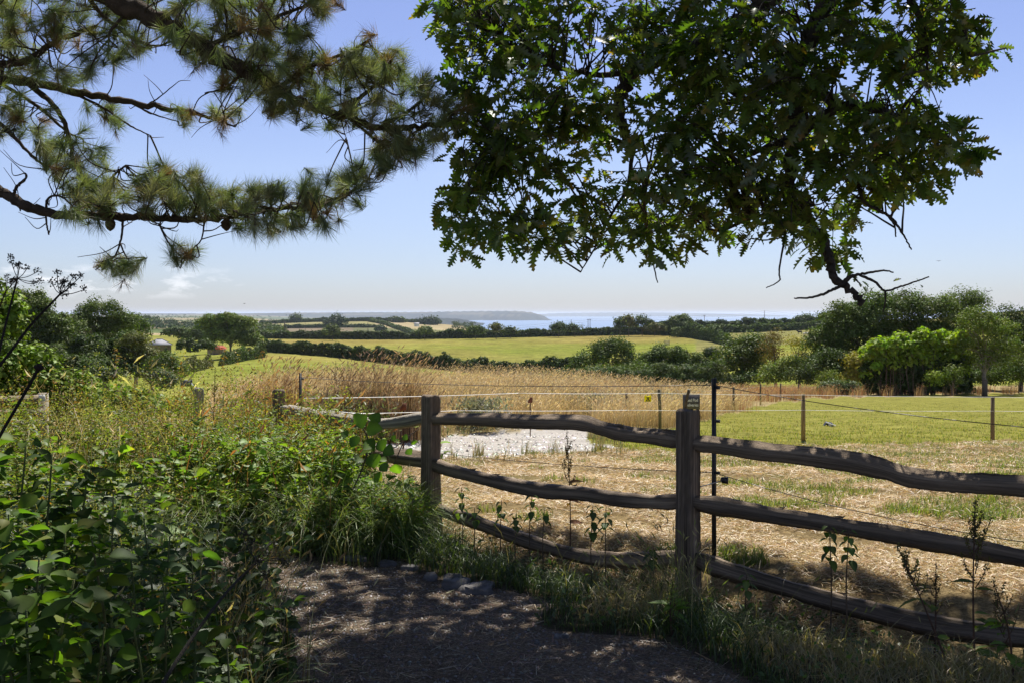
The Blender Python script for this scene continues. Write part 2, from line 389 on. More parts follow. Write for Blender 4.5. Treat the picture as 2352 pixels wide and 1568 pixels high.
def zones(X, Y):
    """0 verge soil, 1 path, 2 gravel track, 3 hay, 4 paddock, 5 tall grass bank, 6 pasture, 7 farmland"""
    px, py = proj(X, Y)
    z = np.zeros(X.shape, int)
    wx = wob(X, Y)
    hay = py > np.interp(px, *zip(*HAYTOP)) + 3 * np.sin(px * .07)
    gold = py < np.interp(px, *zip(*GOLDB)) + 3 * np.sin(px * .09)
    behind = Y > np.interp(X, [-6, -2.3, -.64, 1.08, 2.62, 6], [11.5, 10, 7.86, 6.1, 5.1, 3.2]) + .1
    z[behind & hay & (X > -3.2)] = 3
    near = Y < 110
    z[behind & near & ~hay & ~gold] = 4
    z[near & ~hay & (gold | (px < 1330)) & (Y > 20)] = 5
    z[(Y >= 8) & (X < -3.2 - .15 * Y) & near] = 5
    z[inpoly(px, py + 2 * np.sin(px * .11), TRACK) & (Y > 14) & (Y < 40)] = 2
    z[inpoly(X + wx, Y + wx, PATH)] = 1
    z[(Y >= 75) & (px < 1620)] = 6
    z[Y >= 110] = 6
    z[Y >= 560] = 7
    return z, px, py
YG = np.concatenate([[.42, 1, 2, 3], 1 / np.linspace(1 / 3.6, 1 / 30., 340), np.exp(np.linspace(math.log(31), math.log(13000), 230))])
UGR = np.linspace(-1.0, 1.0, 640)
GU, GY = np.meshgrid(UGR, YG); GXX = GU * GY; GZ = gz(GXX, GY)
fc = lambda A: .25 * (A[:-1, :-1] + A[1:, :-1] + A[:-1, 1:] + A[1:, 1:])
ZN, _, _ = zones(fc(GXX), fc(GY))
VZ, VPX, VPY = zones(GXX, GY)
def sn(X, Y, s, ph=0):  # cheap smooth value noise
    return (np.sin(X / s * 1.7 + 2.1 * np.sin(Y / s * .9 + ph)) + np.sin(Y / s * 1.3 + 1.7 * np.sin(X / s * 1.1 + 2 * ph)) + np.sin((X + Y) / s * .8 + ph * 3)) / 3
vc = np.zeros(GXX.shape + (3,)); vc[:] = (.085, .07, .045)
def setc(mask, c): vc[mask] = c
setc(VZ == 1, (.20, .155, .11)); setc(VZ == 2, (.56, .51, .43)); setc(VZ == 3, (.30, .22, .11)); setc(VZ == 4, (.27, .255, .06)); setc(VZ == 5, (.40, .31, .15))
m6 = VZ == 6; setc(m6, (.255, .285, .05))
hay_mix = np.clip(sn(GXX, GY, .8, 1) * 1.2 + sn(GXX, GY, .3, 4) * .7 - .35, 0, 1)[..., None] * (VZ == 3)[..., None] * np.clip((VPX - 1150) / 500, .25, 1)[..., None]
vc = vc * (1 - hay_mix) + np.array([.17, .2, .05]) * hay_mix
# pasture: dry patches on the convex parts, greener hollows
dry = np.clip(.45 + .6 * sn(GXX, GY, 28, 2) + .4 * sn(GXX, GY, 9, 5), 0, 1)[..., None] * m6[..., None]
vc = vc * (1 - .5 * dry) + np.array([.36, .28, .09]) * .5 * dry
fieldB = m6 & (GY > 250) & (VPX > 600) & (VPX < 1700)
dB = np.clip(.35 + .9 * sn(GXX, GY, 45, 1.1) + (VPY < 795) * .35 - np.exp(-((VPX - 1270) / 160.) ** 2) * .55 * (VPY > 790), 0, 1)[..., None] * fieldB[..., None]
vc = vc * (1 - .55 * dB) + np.array([.38, .25, .09]) * .55 * dB
setc(m6 & (VPX > 1600) & (GY > 330), (.27, .25, .085))
m7 = VZ == 7
# patchwork of far fields
cell = (np.floor(GXX / (170 + GY * .05) + .7 * np.sin(np.floor(GY / 320))) * 7.13 + np.floor(GY / (210 + GY * .09)) * 3.77)
h1 = np.abs(np.sin(cell * 12.9898) * 43758.5453) % 1
pal = np.array([(.34, .27, .13), (.16, .19, .07), (.42, .34, .18), (.13, .17, .06), (.27, .23, .12), (.1, .13, .05)])
vc[m7] = pal[(h1 * 6).astype(int) % 6][m7]
setc(m7 & (GY > 820) & (GY < 1165) & (VPX > 640) & (VPX < 812), (.26, .205, .13))
setc(m7 & (GY > 820) & (GY < 1165) & (VPX >= 812) & (VPX < 945), (.2, .2, .095))
setc(m7 & (GY > 700) & (GY < 1165) & (VPX >= 945) & (VPX < 1250), (.23, .225, .1))
setc(m7 & (GY >= 1165) & (GY < 1560) & (VPX > 640) & (VPX < 860), (.31, .28, .12))
setc(m7 & (GY >= 1165) & (GY < 1560) & (VPX >= 860) & (VPX < 1100), (.46, .37, .2))
setc(m7 & (GY > 640) & (GY < 950) & (VPX > 300) & (VPX < 450), (.40, .31, .17))
setc(m7 & (GY > 950) & (GY < 1150) & (VPX > 300) & (VPX < 520), (.14, .18, .07))
far = np.clip((GY - 2500) / 4000, 0, 1)[..., None]
vc = vc * (1 - .35 * far) + np.array([.12, .14, .08]) * .35 * far
M['soil'] = ground_mat('soil', [(3, .7, 1.3), (25, .6, 1.4)], .7, 40)
M['pathm'] = ground_mat('path_needles_and_grit', [(1.3, .75, 1.2), (60, .45, 1.7), (140, .6, 1.5)], .9, 90)
M['gravel'] = ground_mat('pale_gravel', [(1.1, .9, 1.08), (9, .75, 1.1), (22, .8, 1.15)], .6, 14)
M['hay'] = ground_mat('mown_hay', [(2.2, .7, 1.2), (14, .55, 1.4), (55, .6, 1.4)], .8, 45)
M['turf'] = ground_mat('paddock_turf', [(.5, .8, 1.15), (4, .75, 1.25), (26, .65, 1.35)], .6, 25)
M['past'] = ground_mat('pasture', [(.03, .82, 1.15), (.16, .7, 1.25), (.7, .68, 1.3)], .8, .5)
M['farm'] = ground_mat('farmland', [(.008, .85, 1.15), (.03, .8, 1.2)], 0)
nr, ncol = GXX.shape
gi = np.arange(nr * ncol).reshape(nr, ncol)
quads = np.stack([gi[:-1, :-1], gi[:-1, 1:], gi[1:, 1:], gi[1:, :-1]], -1)
allv = np.stack([GXX, GY, GZ], -1).reshape(-1, 3); allc = vc.reshape(-1, 3)
for zid, (nme, mt) in enumerate([('ground', 'soil'), ('path', 'pathm'), ('gravel_track', 'gravel'), ('hay_field', 'hay'), ('paddock', 'turf'), ('grass_bank', 'turf'), ('pasture', 'past'), ('farmland', 'farm')]):
    q = quads[ZN == zid]
    if not len(q): continue
    u, inv = np.unique(q, return_inverse=True)
    b = MB(); b.add(allv[u], [inv.reshape(q.shape)], allc[u]); tag(b.build(nme, M[mt], smooth=True), kind='structure')
b = MB()
b.add(np.array([[-40, -40, -.02], [40, -40, -.02], [40, .42, -.02], [-40, .42, -.02]]), [np.array([[0, 1, 2, 3]])], (.12, .11, .07))
tag(b.build('ground', M['soil']), kind='structure')

# sea
m, t, o = newmat('sea_water'); p = t.nodes.new("ShaderNodeBsdfPrincipled")
p.inputs['Base Color'].default_value = (.05, .12, .22, 1); p.inputs['Roughness'].default_value = .28; p.inputs['Specular IOR Level'].default_value = .5
tcn = t.nodes.new("ShaderNodeTexCoord"); n2 = noise(t, tcn.outputs['Object'], .02, 6, .7); bp = t.nodes.new("ShaderNodeBump"); bp.inputs['Strength'].default_value = .5; bp.inputs['Distance'].default_value = 3
t.links.new(n2.outputs[0], bp.inputs['Height']); t.links.new(bp.outputs[0], p.inputs['Normal']); t.links.new(p.outputs[0], o.inputs[0]); M['sea'] = m
b = MB(); xs = np.linspace(-60000, 60000, 13); ys = np.array([900, 3000, 8000, 20000, 40000, 70000])
g = np.array([[x, y, -80.] for y in ys for x in xs]); gi2 = np.arange(len(g)).reshape(len(ys), len(xs))
b.add(g, [np.stack([gi2[:-1, :-1], gi2[:-1, 1:], gi2[1:, 1:], gi2[1:, :-1]], -1).reshape(-1, 4)], (.05, .12, .2))
tag(b.build('sea', M['sea']), kind='structure')

# headlands: real ridges standing in the sea
def headland(name, prof, Y, depth, col, cliff=.35):
    xs = np.linspace(prof[0][0], prof[-1][0], 260); tops = np.interp(xs, *zip(*prof)) 
    b = MB(); rows = []
    cross = [(-.25, 0), (-.2, cliff * .55), (-.12, cliff), (0, .72), (.18, .93), (.4, 1.0), (.75, .9), (1.1, .6), (1.4, 0)]
    for k, (dy, hz) in enumerate(cross):
        yy = Y + dy * depth + depth * .06 * np.sin(xs * .11 + 1.3 * np.sin(xs * .045)) * (1 - .4 * hz) + depth * .03 * np.sin(xs * .37)
        top = (CH - (tops - HY) / FX * (Y + .4 * depth)) + 80.
        z = -82 + top * hz * (1 + .04 * np.sin(xs * .3 + k)) 
        rows.append(np.stack([(xs - CX) / FX * Y * (1 + .0 * dy), yy, z], -1))
    v = np.concatenate(rows); gi3 = np.arange(len(v)).reshape(len(cross), len(xs))
    c = np.tile(np.array(col), (len(v), 1)) * (1 + .3 * sn(v[:, 0], v[:, 1], 260, 1)[:, None])
    fld = (np.sin(np.floor(v[:, 0] / 260) * 5.1 + np.floor(v[:, 1] / 400) * 3.3) > .35) & (v[:, 2] > -20)
    c[fld] = (.17, .145, .085)
    b.add(v, [np.stack([gi3[:-1, :-1], gi3[:-1, 1:], gi3[1:, 1:], gi3[1:, :-1]], -1).reshape(-1, 4)], c)
    return tag(b.build(name, M['farm'], smooth=True), kind='structure')
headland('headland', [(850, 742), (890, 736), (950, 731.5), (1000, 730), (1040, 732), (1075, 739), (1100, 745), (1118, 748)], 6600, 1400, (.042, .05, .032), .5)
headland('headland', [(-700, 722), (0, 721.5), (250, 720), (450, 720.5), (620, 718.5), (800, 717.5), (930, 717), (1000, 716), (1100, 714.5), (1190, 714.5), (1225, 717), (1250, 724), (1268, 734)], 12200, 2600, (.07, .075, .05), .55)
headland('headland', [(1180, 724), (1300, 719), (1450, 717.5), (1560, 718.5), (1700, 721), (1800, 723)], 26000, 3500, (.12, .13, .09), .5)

# ------------------------------------------------------------------ distance: trees, hedges, buildings, poles
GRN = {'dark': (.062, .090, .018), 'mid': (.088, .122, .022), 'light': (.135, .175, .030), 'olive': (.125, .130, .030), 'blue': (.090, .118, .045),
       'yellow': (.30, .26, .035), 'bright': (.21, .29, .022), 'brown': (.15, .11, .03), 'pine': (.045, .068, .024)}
def crown_puffs(mb, puffs, leaf, per, col, flat=.85):
    """puffs: rows of (x, y, z, r); leaves sit in the outer shell of every puff"""
    puffs = np.asarray(puffs, float); n = len(puffs) * per
    pi = np.repeat(np.arange(len(puffs)), per)
    d = rdir(n); d[:, 2] = np.where(d[:, 2] < -.35, -d[:, 2], d[:, 2])
    r = puffs[pi, 3:4] * RNG.uniform(.5, 1.0, (n, 1)) * np.where(RNG.uniform(0, 1, (n, 1)) < .1, 1.35, 1)
    cen = puffs[pi, :3] + d * r * np.array([1, 1, flat])
    nor = nrm(d + np.array([0, 0, .45]) + RNG.normal(0, .45, (n, 3)))
    ax = nrm(np.cross(nor, rdir(n)))
    L = leaf * RNG.uniform(.7, 1.35, n)
    pc = vary(col, len(puffs), .16, .05)[pi]
    scatter(mb, KITE[0], KITE[1], cen - ax * L[:, None] * .5, ax, nor, L, L * .8, vary(pc, n, .18, .05), 0)
def lobes_to_puffs(lobes, scale):
    out = []
    for (c, rx, ry, rz) in lobes:
        pr = scale
        area = 4 * math.pi * ((rx * ry) ** 1.6 + (rx * rz) ** 1.6 + (ry * rz) ** 1.6) ** (1 / 1.6) / 3 ** (1 / 1.6)
        k = int(np.clip(area / (pr * pr * 1.4), 10, 260))
        d = rdir(k); d[:, 2] = np.where(d[:, 2] < -.45, d[:, 2] * -.6, d[:, 2])
        rad = RNG.uniform(.68, 1.0, (k, 1)) ** .7
        p = np.asarray(c) + d * rad * np.array([rx, ry, rz])
        out.append(np.concatenate([p, pr * RNG.uniform(.6, 1.25, (k, 1))], 1))
        ki = max(3, k // 5)
        p2 = np.asarray(c) + rdir(ki) * RNG.uniform(.1, .6, (ki, 1)) * np.array([rx, ry, rz])
        out.append(np.concatenate([p2, pr * RNG.uniform(.8, 1.3, (ki, 1))], 1))
    return np.concatenate(out)
def tree(label, bx, Y, lobes, col, name='tree', cat='tree', group=None, leaf=None, puff=None, per=140, by=None, trunk=True, bark=(.16, .13, .1), limbs=4, deepf=.9, leafmat='farleaf'):
    """lobes: (x, y, rx, ry) in frame units, turned into metres at depth Y; by: frame y of the foot (else the ground)"""
    X = (bx - CX) / FX * Y
    z0 = float(gz(X, Y)) if by is None else P(bx, by, Y)[2]
    k = Y / FX
    L3 = []
    for (x, y, rx, ry) in lobes:
        c = P(x, y, Y + RNG.uniform(-.35, .35) * (rx + ry) * .5 * k)
        L3.append((c, rx * k, (rx + ry) * .5 * k * deepf, ry * k))
    sf = RNG.uniform(.8, 1.3); leaf = leaf or max(.14, Y * .0019) * RNG.uniform(.85, 1.25); puff = puff or (max(.45, Y * .0098) if Y < 200 else Y * .0052) * sf
    e = empty(name, (X, Y, z0), label, cat, group)
    b = MB(); pf = lobes_to_puffs(L3, puff); crown_puffs(b, pf, leaf, per, GRN[col] if isinstance(col, str) else col)
    b.build('crown', M[leafmat], e)
    if trunk:
        b = MB(); hgt = max(l[0][2] for l in L3) - z0; tr = max(.09, hgt * .028)
        top = np.mean([l[0] for l in L3], 0)
        pth = spline([(X, Y, z0 - .3), (X + RNG.normal(0, .1), Y, z0 + hgt * .3), (top[0] * .6 + X * .4, Y, z0 + hgt * .62)], 4)
        tube(b, pth, np.linspace(tr * 1.3, tr * .7, len(pth)), 7, bark, .05)
        for l in L3:
            for q in range(limbs):
                tip = l[0] + rdir(1)[0] * np.array(l[1:]) * .75
                s = pth[RNG.integers(len(pth) // 2, len(pth))]
                mid = (s + tip) / 2 + np.array([0, 0, .08 * hgt])
                pp = spline([s, mid, tip], 3); tube(b, pp, np.linspace(tr * .45, tr * .1, len(pp)), 5, bark)
        b.build('trunk', M['bark'], e)
    return e
def hedge(label, pts, col, group=None, leaf=None, w=1.2, puff=None, per=64, name='hedge', jit=.25, cat='hedge'):
    """pts: (x, Y, height m) along the run; stands on the ground"""
    pts = np.array(pts, float)
    W = np.stack([(pts[:, 0] - CX) / FX * pts[:, 1], pts[:, 1], pts[:, 2]], 1)
    seg = np.concatenate([[0], np.cumsum(np.linalg.norm(np.diff(W[:, :2], axis=0), axis=1))])
    Ym = pts[:, 1].mean(); puff = puff or (max(.5, Ym * .0028) if Ym < 800 else Ym * .0017); leaf = leaf or max(.18, Ym * .0016)
    n = int(seg[-1] / (puff * .7)) + 2
    out = []
    s = np.linspace(0, seg[-1], n)
    hmod = 1 + jit * np.interp(s, np.linspace(0, seg[-1], max(4, n // 5)), RNG.normal(0, 1, max(4, n // 5)).clip(-.9, 1.8))
    for lay in np.arange(.12, 1.0, .24):
        for q in range(2):
            ss = s + RNG.normal(0, puff * .4, n)
            X = np.interp(ss, seg, W[:, 0]); Yy = np.interp(ss, seg, W[:, 1]) + RNG.normal(0, w * .45, n) * (1.1 - .5 * lay); H = np.interp(ss, seg, W[:, 2]) * hmod
            out.append(np.stack([X, Yy, gz(X, Yy) + H * np.clip(lay + RNG.normal(0, .09, n), .05, 1) - puff * .1, puff * RNG.uniform(.7, 1.25, n)], 1))
    pf = np.concatenate(out)
    b = MB(); crown_puffs(b, pf, leaf, per, GRN[col] if isinstance(col, str) else col)
    o = b.build(name, M['farleaf']); return tag(o, label, cat, group)

LG = 'trees around the farm buildings'; RGp = 'trees along the right edge of the paddock'; MG = 'trees in the valley below the tall grass'; HG = 'field hedges'; RD = 'small trees on the ridge hedge'
tree('tall broad tree at the far left, behind the dry umbel heads', 60, 112, [(58, 715, 58, 46), (105, 755, 50, 40), (25, 770, 55, 60), (75, 800, 70, 45)], 'mid', group=LG)
tree('rounded tree between the far left tree and the pale house', 150, 128, [(150, 775, 40, 38), (178, 800, 34, 40), (140, 815, 45, 40)], 'mid', group=LG)
tree('big round-topped dark tree that stands highest left of the slate barn', 240, 132, [(232, 725, 50, 30), (278, 748, 36, 30), (198, 752, 32, 30), (240, 765, 58, 30), (235, 800, 40, 30)], 'mid', group=LG)
tree('small dense tree just right of the round-topped dark tree', 312, 150, [(312, 757, 22, 25), (308, 790, 20, 22)], 'dark', group=LG)
tree('dark shaded tree whose trunk meets the near edge of the left pasture', 245, 112, [(205, 815, 45, 42), (255, 825, 45, 40), (285, 795, 42, 30), (180, 850, 40, 25)], 'dark', group=LG)
tree('flat layered tree with pale upper sprays in front of the slate barn', 350, 106, [(312, 795, 40, 20), (335, 822, 30, 14), (335, 842, 46, 18), (300, 840, 32, 24)], 'olive', group=LG, limbs=5)
tree('low dark tree in the dip below the barn wall', 385, 101, [(376, 838, 22, 20), (398, 852, 24, 16), (366, 855, 24, 20)], 'mid', group=LG, trunk=False)
tree('round bluish bush alone in the left pasture', 372, 92, [(368, 872, 24, 24), (385, 886, 22, 20)], 'blue', group=LG, trunk=False, name='bush', cat='bush')
tree('bushy dark thicket below the pale house', 130, 100, [(110, 835, 55, 36), (180, 850, 40, 30), (60, 850, 45, 34)], 'dark', group=LG, trunk=False, name='bush', cat='bush')
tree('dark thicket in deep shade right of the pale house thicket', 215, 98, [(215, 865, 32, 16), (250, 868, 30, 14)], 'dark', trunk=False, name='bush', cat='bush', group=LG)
tree('wide bright green tree clump in the middle left, above the red roof', 530, 262, [(482, 752, 30, 22), (520, 745, 34, 22), (556, 752, 30, 28), (520, 775, 50, 26), (572, 785, 26, 22)], 'light', group=LG)
tree('grey-green scrubby tree between the slate barn and the bright clump', 450, 300, [(440, 772, 34, 14), (470, 778, 26, 14), (405, 768, 30, 10)], 'blue', group=LG, trunk=False)
tree('dark round bush right of the slate barn', 432, 232, [(430, 795, 20, 14), (444, 803, 14, 10)], 'dark', group=LG, trunk=False, name='bush', cat='bush')
tree('dark round bush beside the red roof', 470, 232, [(470, 797, 20, 12)], 'dark', group=LG, trunk=False, name='bush', cat='bush')
hedge('low uneven hedge running from the barn along the left pasture', [(385, 165, 2.6), (430, 200, 2.4), (482, 222, 2.2)], 'olive', HG, w=1.4)
hedge('low hedge below the red roof at the top of the left pasture', [(512, 228, 2.6), (560, 245, 2.6), (606, 262, 3)], 'mid', HG, w=1.4)
hedge('long dark hedge crossing the valley between the two green pastures', [(612, 296, 3.4), (700, 286, 3.4), (760, 282, 4.4), (800, 278, 3.6), (900, 268, 3.4), (1000, 262, 3.6), (1100, 252, 3.8), (1180, 246, 4.0), (1245, 238, 4.4), (1330, 230, 4.5)], 'dark', HG, w=1.6)
hedge('trimmed hedge along the ridge in front of the sea', [(570, 486, 3.2), (700, 492, 3.2), (900, 496, 3.2), (1100, 500, 3.0), (1250, 502, 3.0), (1400, 500, 3.4), (1600, 500, 4.2)], 'dark', HG, w=1.6, jit=.18)
hedge('second hedge just behind the left end of the ridge hedge', [(560, 560, 4.6), (700, 570, 4.2), (900, 575, 3.0)], 'mid', HG, w=1.6, jit=.15)
hedge('dark hedge dropping down the right side of the middle pasture', [(1480, 498, 5.5), (1540, 480, 6), (1590, 445, 6), (1640, 400, 5), (1672, 360, 4.6)], 'dark', HG, w=1.8)
hedge('hedge on the skyline above the right hand pasture', [(1580, 540, 7), (1680, 545, 7), (1790, 545, 6.5), (1880, 540, 7), (1960, 530, 8)], 'dark', HG, w=2, jit=.15)
hedge('lower hedge just beneath the skyline hedge on the right', [(1625, 505, 3.6), (1740, 506, 3.4), (1830, 500, 3.6), (1900, 495, 4)], 'mid', HG, w=1.6, jit=.15)
hedge('low bluish scrub along the foot of the tall golden grass', [(1195, 128, 2.0), (1260, 126, 2.6), (1330, 124, 3.0), (1420, 122, 2.6), (1520, 118, 2.6), (1600, 112, 2.8), (1660, 106, 2.8)], 'blue', HG, w=2.6, jit=.2, name='scrub_hedge')
for i, (x, y, rx, ry, Y, c, lab) in enumerate([
    (620 * .32 + 564.5, 764, 11, 9, 470, 'mid', 'bushy little tree rising from the ridge hedge nearest the tall telegraph pole'),
    (976, 763, 14, 9, 480, 'mid', 'low rounded tree in the ridge hedge below the headland'),
    (1092, 763, 16, 9, 480, 'mid', 'wide low tree in the ridge hedge left of the tilted one'),
    (1140, 757, 12, 12, 480, 'olive', 'lopsided tree in the ridge hedge against the sea'),
    (1172, 764, 9, 6, 485, 'dark', 'tiny dark tree in the ridge hedge just right of the lopsided one'),
    (1283, 756, 11, 9, 485, 'dark', 'small dark round tree left of the first telegraph pole by the sea'),
    (1320, 758, 14, 8, 485, 'dark', 'pair-topped bush under the first telegraph pole by the sea'),
    (1424, 750, 12, 13, 480, 'dark', 'dark pointed tree at the left of the ridge clump'),
    (1444, 745, 9, 16, 480, 'olive', 'thin upright tree second from the left in the ridge clump'),
    (1475, 744, 11, 16, 480, 'dark', 'upright bushy topped tree in the middle of the ridge clump'),
    (1503, 756, 20, 12, 475, 'olive', 'leafy low clump with bare twigs in the ridge clump'),
    (1566, 744, 23, 18, 470, 'mid', 'largest round tree on the ridge beside the pole'),
    (1570, 766, 26, 12, 455, 'mid', 'spreading bush below the largest ridge tree'),
    (1748, 742, 10, 8, 520, 'dark', 'small round tree under the tall right hand telegraph pole'),
    (1786, 748, 12, 9, 515, 'dark', 'small round bush on the right hand skyline hedge'),
    (1848, 740, 22, 10, 520, 'dark', 'wide dome tree on the skyline left of the big dark trees'),
    (769, 745, 21, 16, 1010, 'pine', 'big round dark tree among the far fields'),
    (873, 757, 9, 7, 1000, 'dark', 'small dark tree at the corner of the far fields'),
    (985, 742, 22, 5, 1350, 'pine', 'dark copse on the far hillside above the cove'),
    (915, 739, 14, 4, 1380, 'dark', 'row of dark trees on the crest of the far hill'),
    (680, 736, 3, 3, 1420, 'dark', 'single tiny tree on the skyline of the far hill')]):
    tree(lab, x, Y, [(x, y, rx, ry)] if rx < 15 else [(x - rx * .35, y + 1, rx * .65, ry * .9), (x + rx * .35, y, rx * .65, ry)], c, group=RD if Y < 600 else 'trees among the far fields', trunk=Y < 600, limbs=2, per=80)
# valley trees
tree('domed dark tree with a higher right shoulder, below the middle pasture', 1400, 150, [(1372, 826, 40, 30), (1424, 806, 32, 22), (1390, 806, 26, 18), (1350, 842, 34, 26), (1440, 838, 28, 26)], 'mid', group=MG)
tree('wide domed tree with dead white branches below the middle pasture', 1545, 136, [(1530, 822, 44, 24), (1490, 836, 34, 26), (1580, 836, 36, 26), (1540, 850, 66, 24), (1608, 846, 20, 20)], 'mid', group=MG, bark=(.42, .39, .35), limbs=6)
tree('narrow dark conifer between the white branched tree and its right neighbour', 1634, 126, [(1634, 818, 9, 12), (1636, 838, 15, 14), (1636, 858, 17, 16)], 'pine', group=MG)
tree('broad leafy tree left of the brownish tree', 1705, 112, [(1690, 822, 40, 34), (1722, 800, 28, 24), (1676, 850, 34, 30), (1730, 848, 36, 34), (1745, 815, 20, 20)], 'mid', group=MG)
tree('bluish bushy tree top showing behind the broad leafy tree', 1745, 122, [(1742, 795, 22, 16), (1695, 800, 18, 12)], 'blue', group=MG)
tree('tall brownish tree with thin reddish crown', 1780, 104, [(1782, 785, 22, 20), (1772, 815, 24, 24), (1785, 845, 24, 26)], 'brown', group=MG, per=50)
tree('yellowing tree with a thin open crown', 1835, 101, [(1822, 793, 20, 12), (1848, 800, 17, 14), (1830, 825, 24, 18)], 'yellow', group=MG, per=34)
tree('leafy green bush under the yellowing tree', 1815, 97, [(1820, 850, 34, 26), (1770, 868, 30, 18)], 'light', group=MG, trunk=False, name='bush', cat='bush')
tree('huge dark spreading tree with a wide dome, left part', 1990, 97, [(1945, 748, 64, 46), (2010, 726, 74, 46), (1905, 800, 50, 48), (1990, 790, 90, 54), (1895, 845, 48, 40), (1990, 850, 80, 44)], 'mid', group=RGp)
tree('second dome of dark trees joined to the huge spreading tree', 2110, 99, [(2085, 714, 64, 36), (2145, 728, 62, 48), (2090, 775, 90, 46), (2150, 800, 60, 56), (2120, 850, 90, 44)], 'mid', group=RGp)
tree('tall tree rising highest above the dark domes on the right', 2215, 104, [(2212, 694, 46, 28), (2246, 714, 34, 30), (2180, 718, 32, 26), (2216, 750, 60, 44), (2200, 815, 60, 50)], 'mid', group=RGp, limbs=5)
tree('pale green tree with white limbs standing on the paddock edge', 2262, 80, [(2248, 748, 44, 38), (2286, 776, 54, 40), (2225, 800, 36, 34), (2310, 818, 48, 40), (2262, 836, 50, 26)], 'light', group=RGp, bark=(.22, .19, .16), limbs=6, per=44)
tree('dark tree filling the right edge behind the pale green tree', 2345, 98, [(2320, 755, 46, 44), (2375, 780, 60, 66), (2320, 820, 60, 50), (2290, 860, 70, 34)], 'dark', group=RGp)
tree('rounded dark green feathery shrub in front of the huge tree', 1912, 84, [(1912, 838, 38, 28), (1900, 860, 38, 26), (1935, 862, 28, 26)], 'dark', group=RGp, trunk=False, name='shrub', cat='shrub')
tree('yellow-green shrub leaning on the end of the bright hedge', 1975, 82, [(1972, 838, 22, 28), (1985, 858, 26, 24), (1962, 870, 22, 18)], 'yellow', group=RGp, trunk=False, name='shrub', cat='shrub')
tree('small bright lime bush standing before the hedge stems', 2152, 78, [(2152, 873, 18, 18)], 'bright', group=RGp, trunk=False, name='bush', cat='bush')
tree('pale grey-leaved sapling right of the lime bush', 2190, 78, [(2188, 862, 14, 20), (2192, 880, 18, 12)], 'light', group=RGp, name='sapling', per=34, cat='sapling')
tree('low grey-green mound of bramble by the far fence posts', 1920, 78, [(1915, 892, 34, 10), (1945, 894, 22, 9)], 'blue', trunk=False, name='bush', cat='bush', group=RGp)
tree('thin upright willow shoots in front of the feathery shrub', 1908, 80, [(1906, 872, 13, 18)], 'light', trunk=False, name='shrub', cat='shrub', group=RGp, per=40)
tree('dark undergrowth bush behind the pale limbed tree', 2235, 88, [(2240, 862, 50, 28), (2310, 868, 50, 24)], 'dark', trunk=False, name='bush', cat='bush', group=RGp)
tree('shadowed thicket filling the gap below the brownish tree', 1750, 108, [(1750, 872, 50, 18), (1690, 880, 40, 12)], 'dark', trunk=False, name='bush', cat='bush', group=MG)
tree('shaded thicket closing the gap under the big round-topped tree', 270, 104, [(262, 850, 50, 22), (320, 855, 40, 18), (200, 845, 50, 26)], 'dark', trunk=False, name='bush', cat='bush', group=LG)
tree('mid green bushes at the foot of the far left trees', 60, 106, [(40, 860, 60, 26), (120, 868, 50, 20), (10, 830, 40, 40)], 'mid', trunk=False, name='bush', cat='bush', group=LG)
tree('dark bushes under the domed valley trees', 1460, 128, [(1380, 862, 40, 14), (1450, 862, 50, 16), (1520, 866, 50, 14), (1590, 868, 40, 16)], 'mid', trunk=False, name='bush', cat='bush', group=MG)
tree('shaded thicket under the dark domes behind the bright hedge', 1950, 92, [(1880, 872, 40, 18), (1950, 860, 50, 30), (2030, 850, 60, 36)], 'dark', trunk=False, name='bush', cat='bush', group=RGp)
tree('leafy bushes at the right edge below the dark tree', 2330, 84, [(2330, 862, 44, 30), (2390, 850, 50, 40)], 'mid', trunk=False, name='bush', cat='bush', group=RGp)
tree('tangled green thicket between the bright hedge and the pale limbed tree', 2215, 86, [(2215, 870, 34, 22), (2190, 850, 30, 24), (2245, 872, 36, 20)], 'mid', trunk=False, name='bush', cat='bush', group=RGp)
tree('dark filling bush behind the round feathery shrub', 1860, 93, [(1850, 868, 40, 22), (1880, 850, 40, 30)], 'dark', trunk=False, name='bush', cat='bush', group=RGp)
# bright laurel hedge: stems below, shade painted as darker leaves under the lit top
e = empty('tall_hedge', P(2085, 895, 82), 'tall bright yellow-green hedge with bare brown stems below its leafy top', 'hedge', HG)
b = MB(); pf = []
for q in range(470):
    x = RNG.uniform(1980, 2218); d = RNG.uniform(-2.2, 2.2); top = np.interp(x, [1975, 1995, 2060, 2130, 2215], [822, 796, 784, 772, 778]) + 5 * math.sin(x * .13) + RNG.normal(0, 4)
    y = top + RNG.uniform(0, 1) ** 1.6 * np.interp(x, [1980, 2000, 2060, 2160, 2215], [80, 62, 52, 70, 100]); pf.append((*P(x, y, 82 + d), .55 * RNG.uniform(.7, 1.2)))
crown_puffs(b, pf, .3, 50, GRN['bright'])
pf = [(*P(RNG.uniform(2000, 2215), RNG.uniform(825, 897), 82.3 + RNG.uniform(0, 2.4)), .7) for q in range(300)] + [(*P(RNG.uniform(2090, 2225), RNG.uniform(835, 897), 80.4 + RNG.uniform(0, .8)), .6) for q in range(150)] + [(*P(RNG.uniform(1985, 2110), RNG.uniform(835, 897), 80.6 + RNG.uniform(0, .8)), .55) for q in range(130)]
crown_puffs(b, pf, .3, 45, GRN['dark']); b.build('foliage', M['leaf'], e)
b = MB()
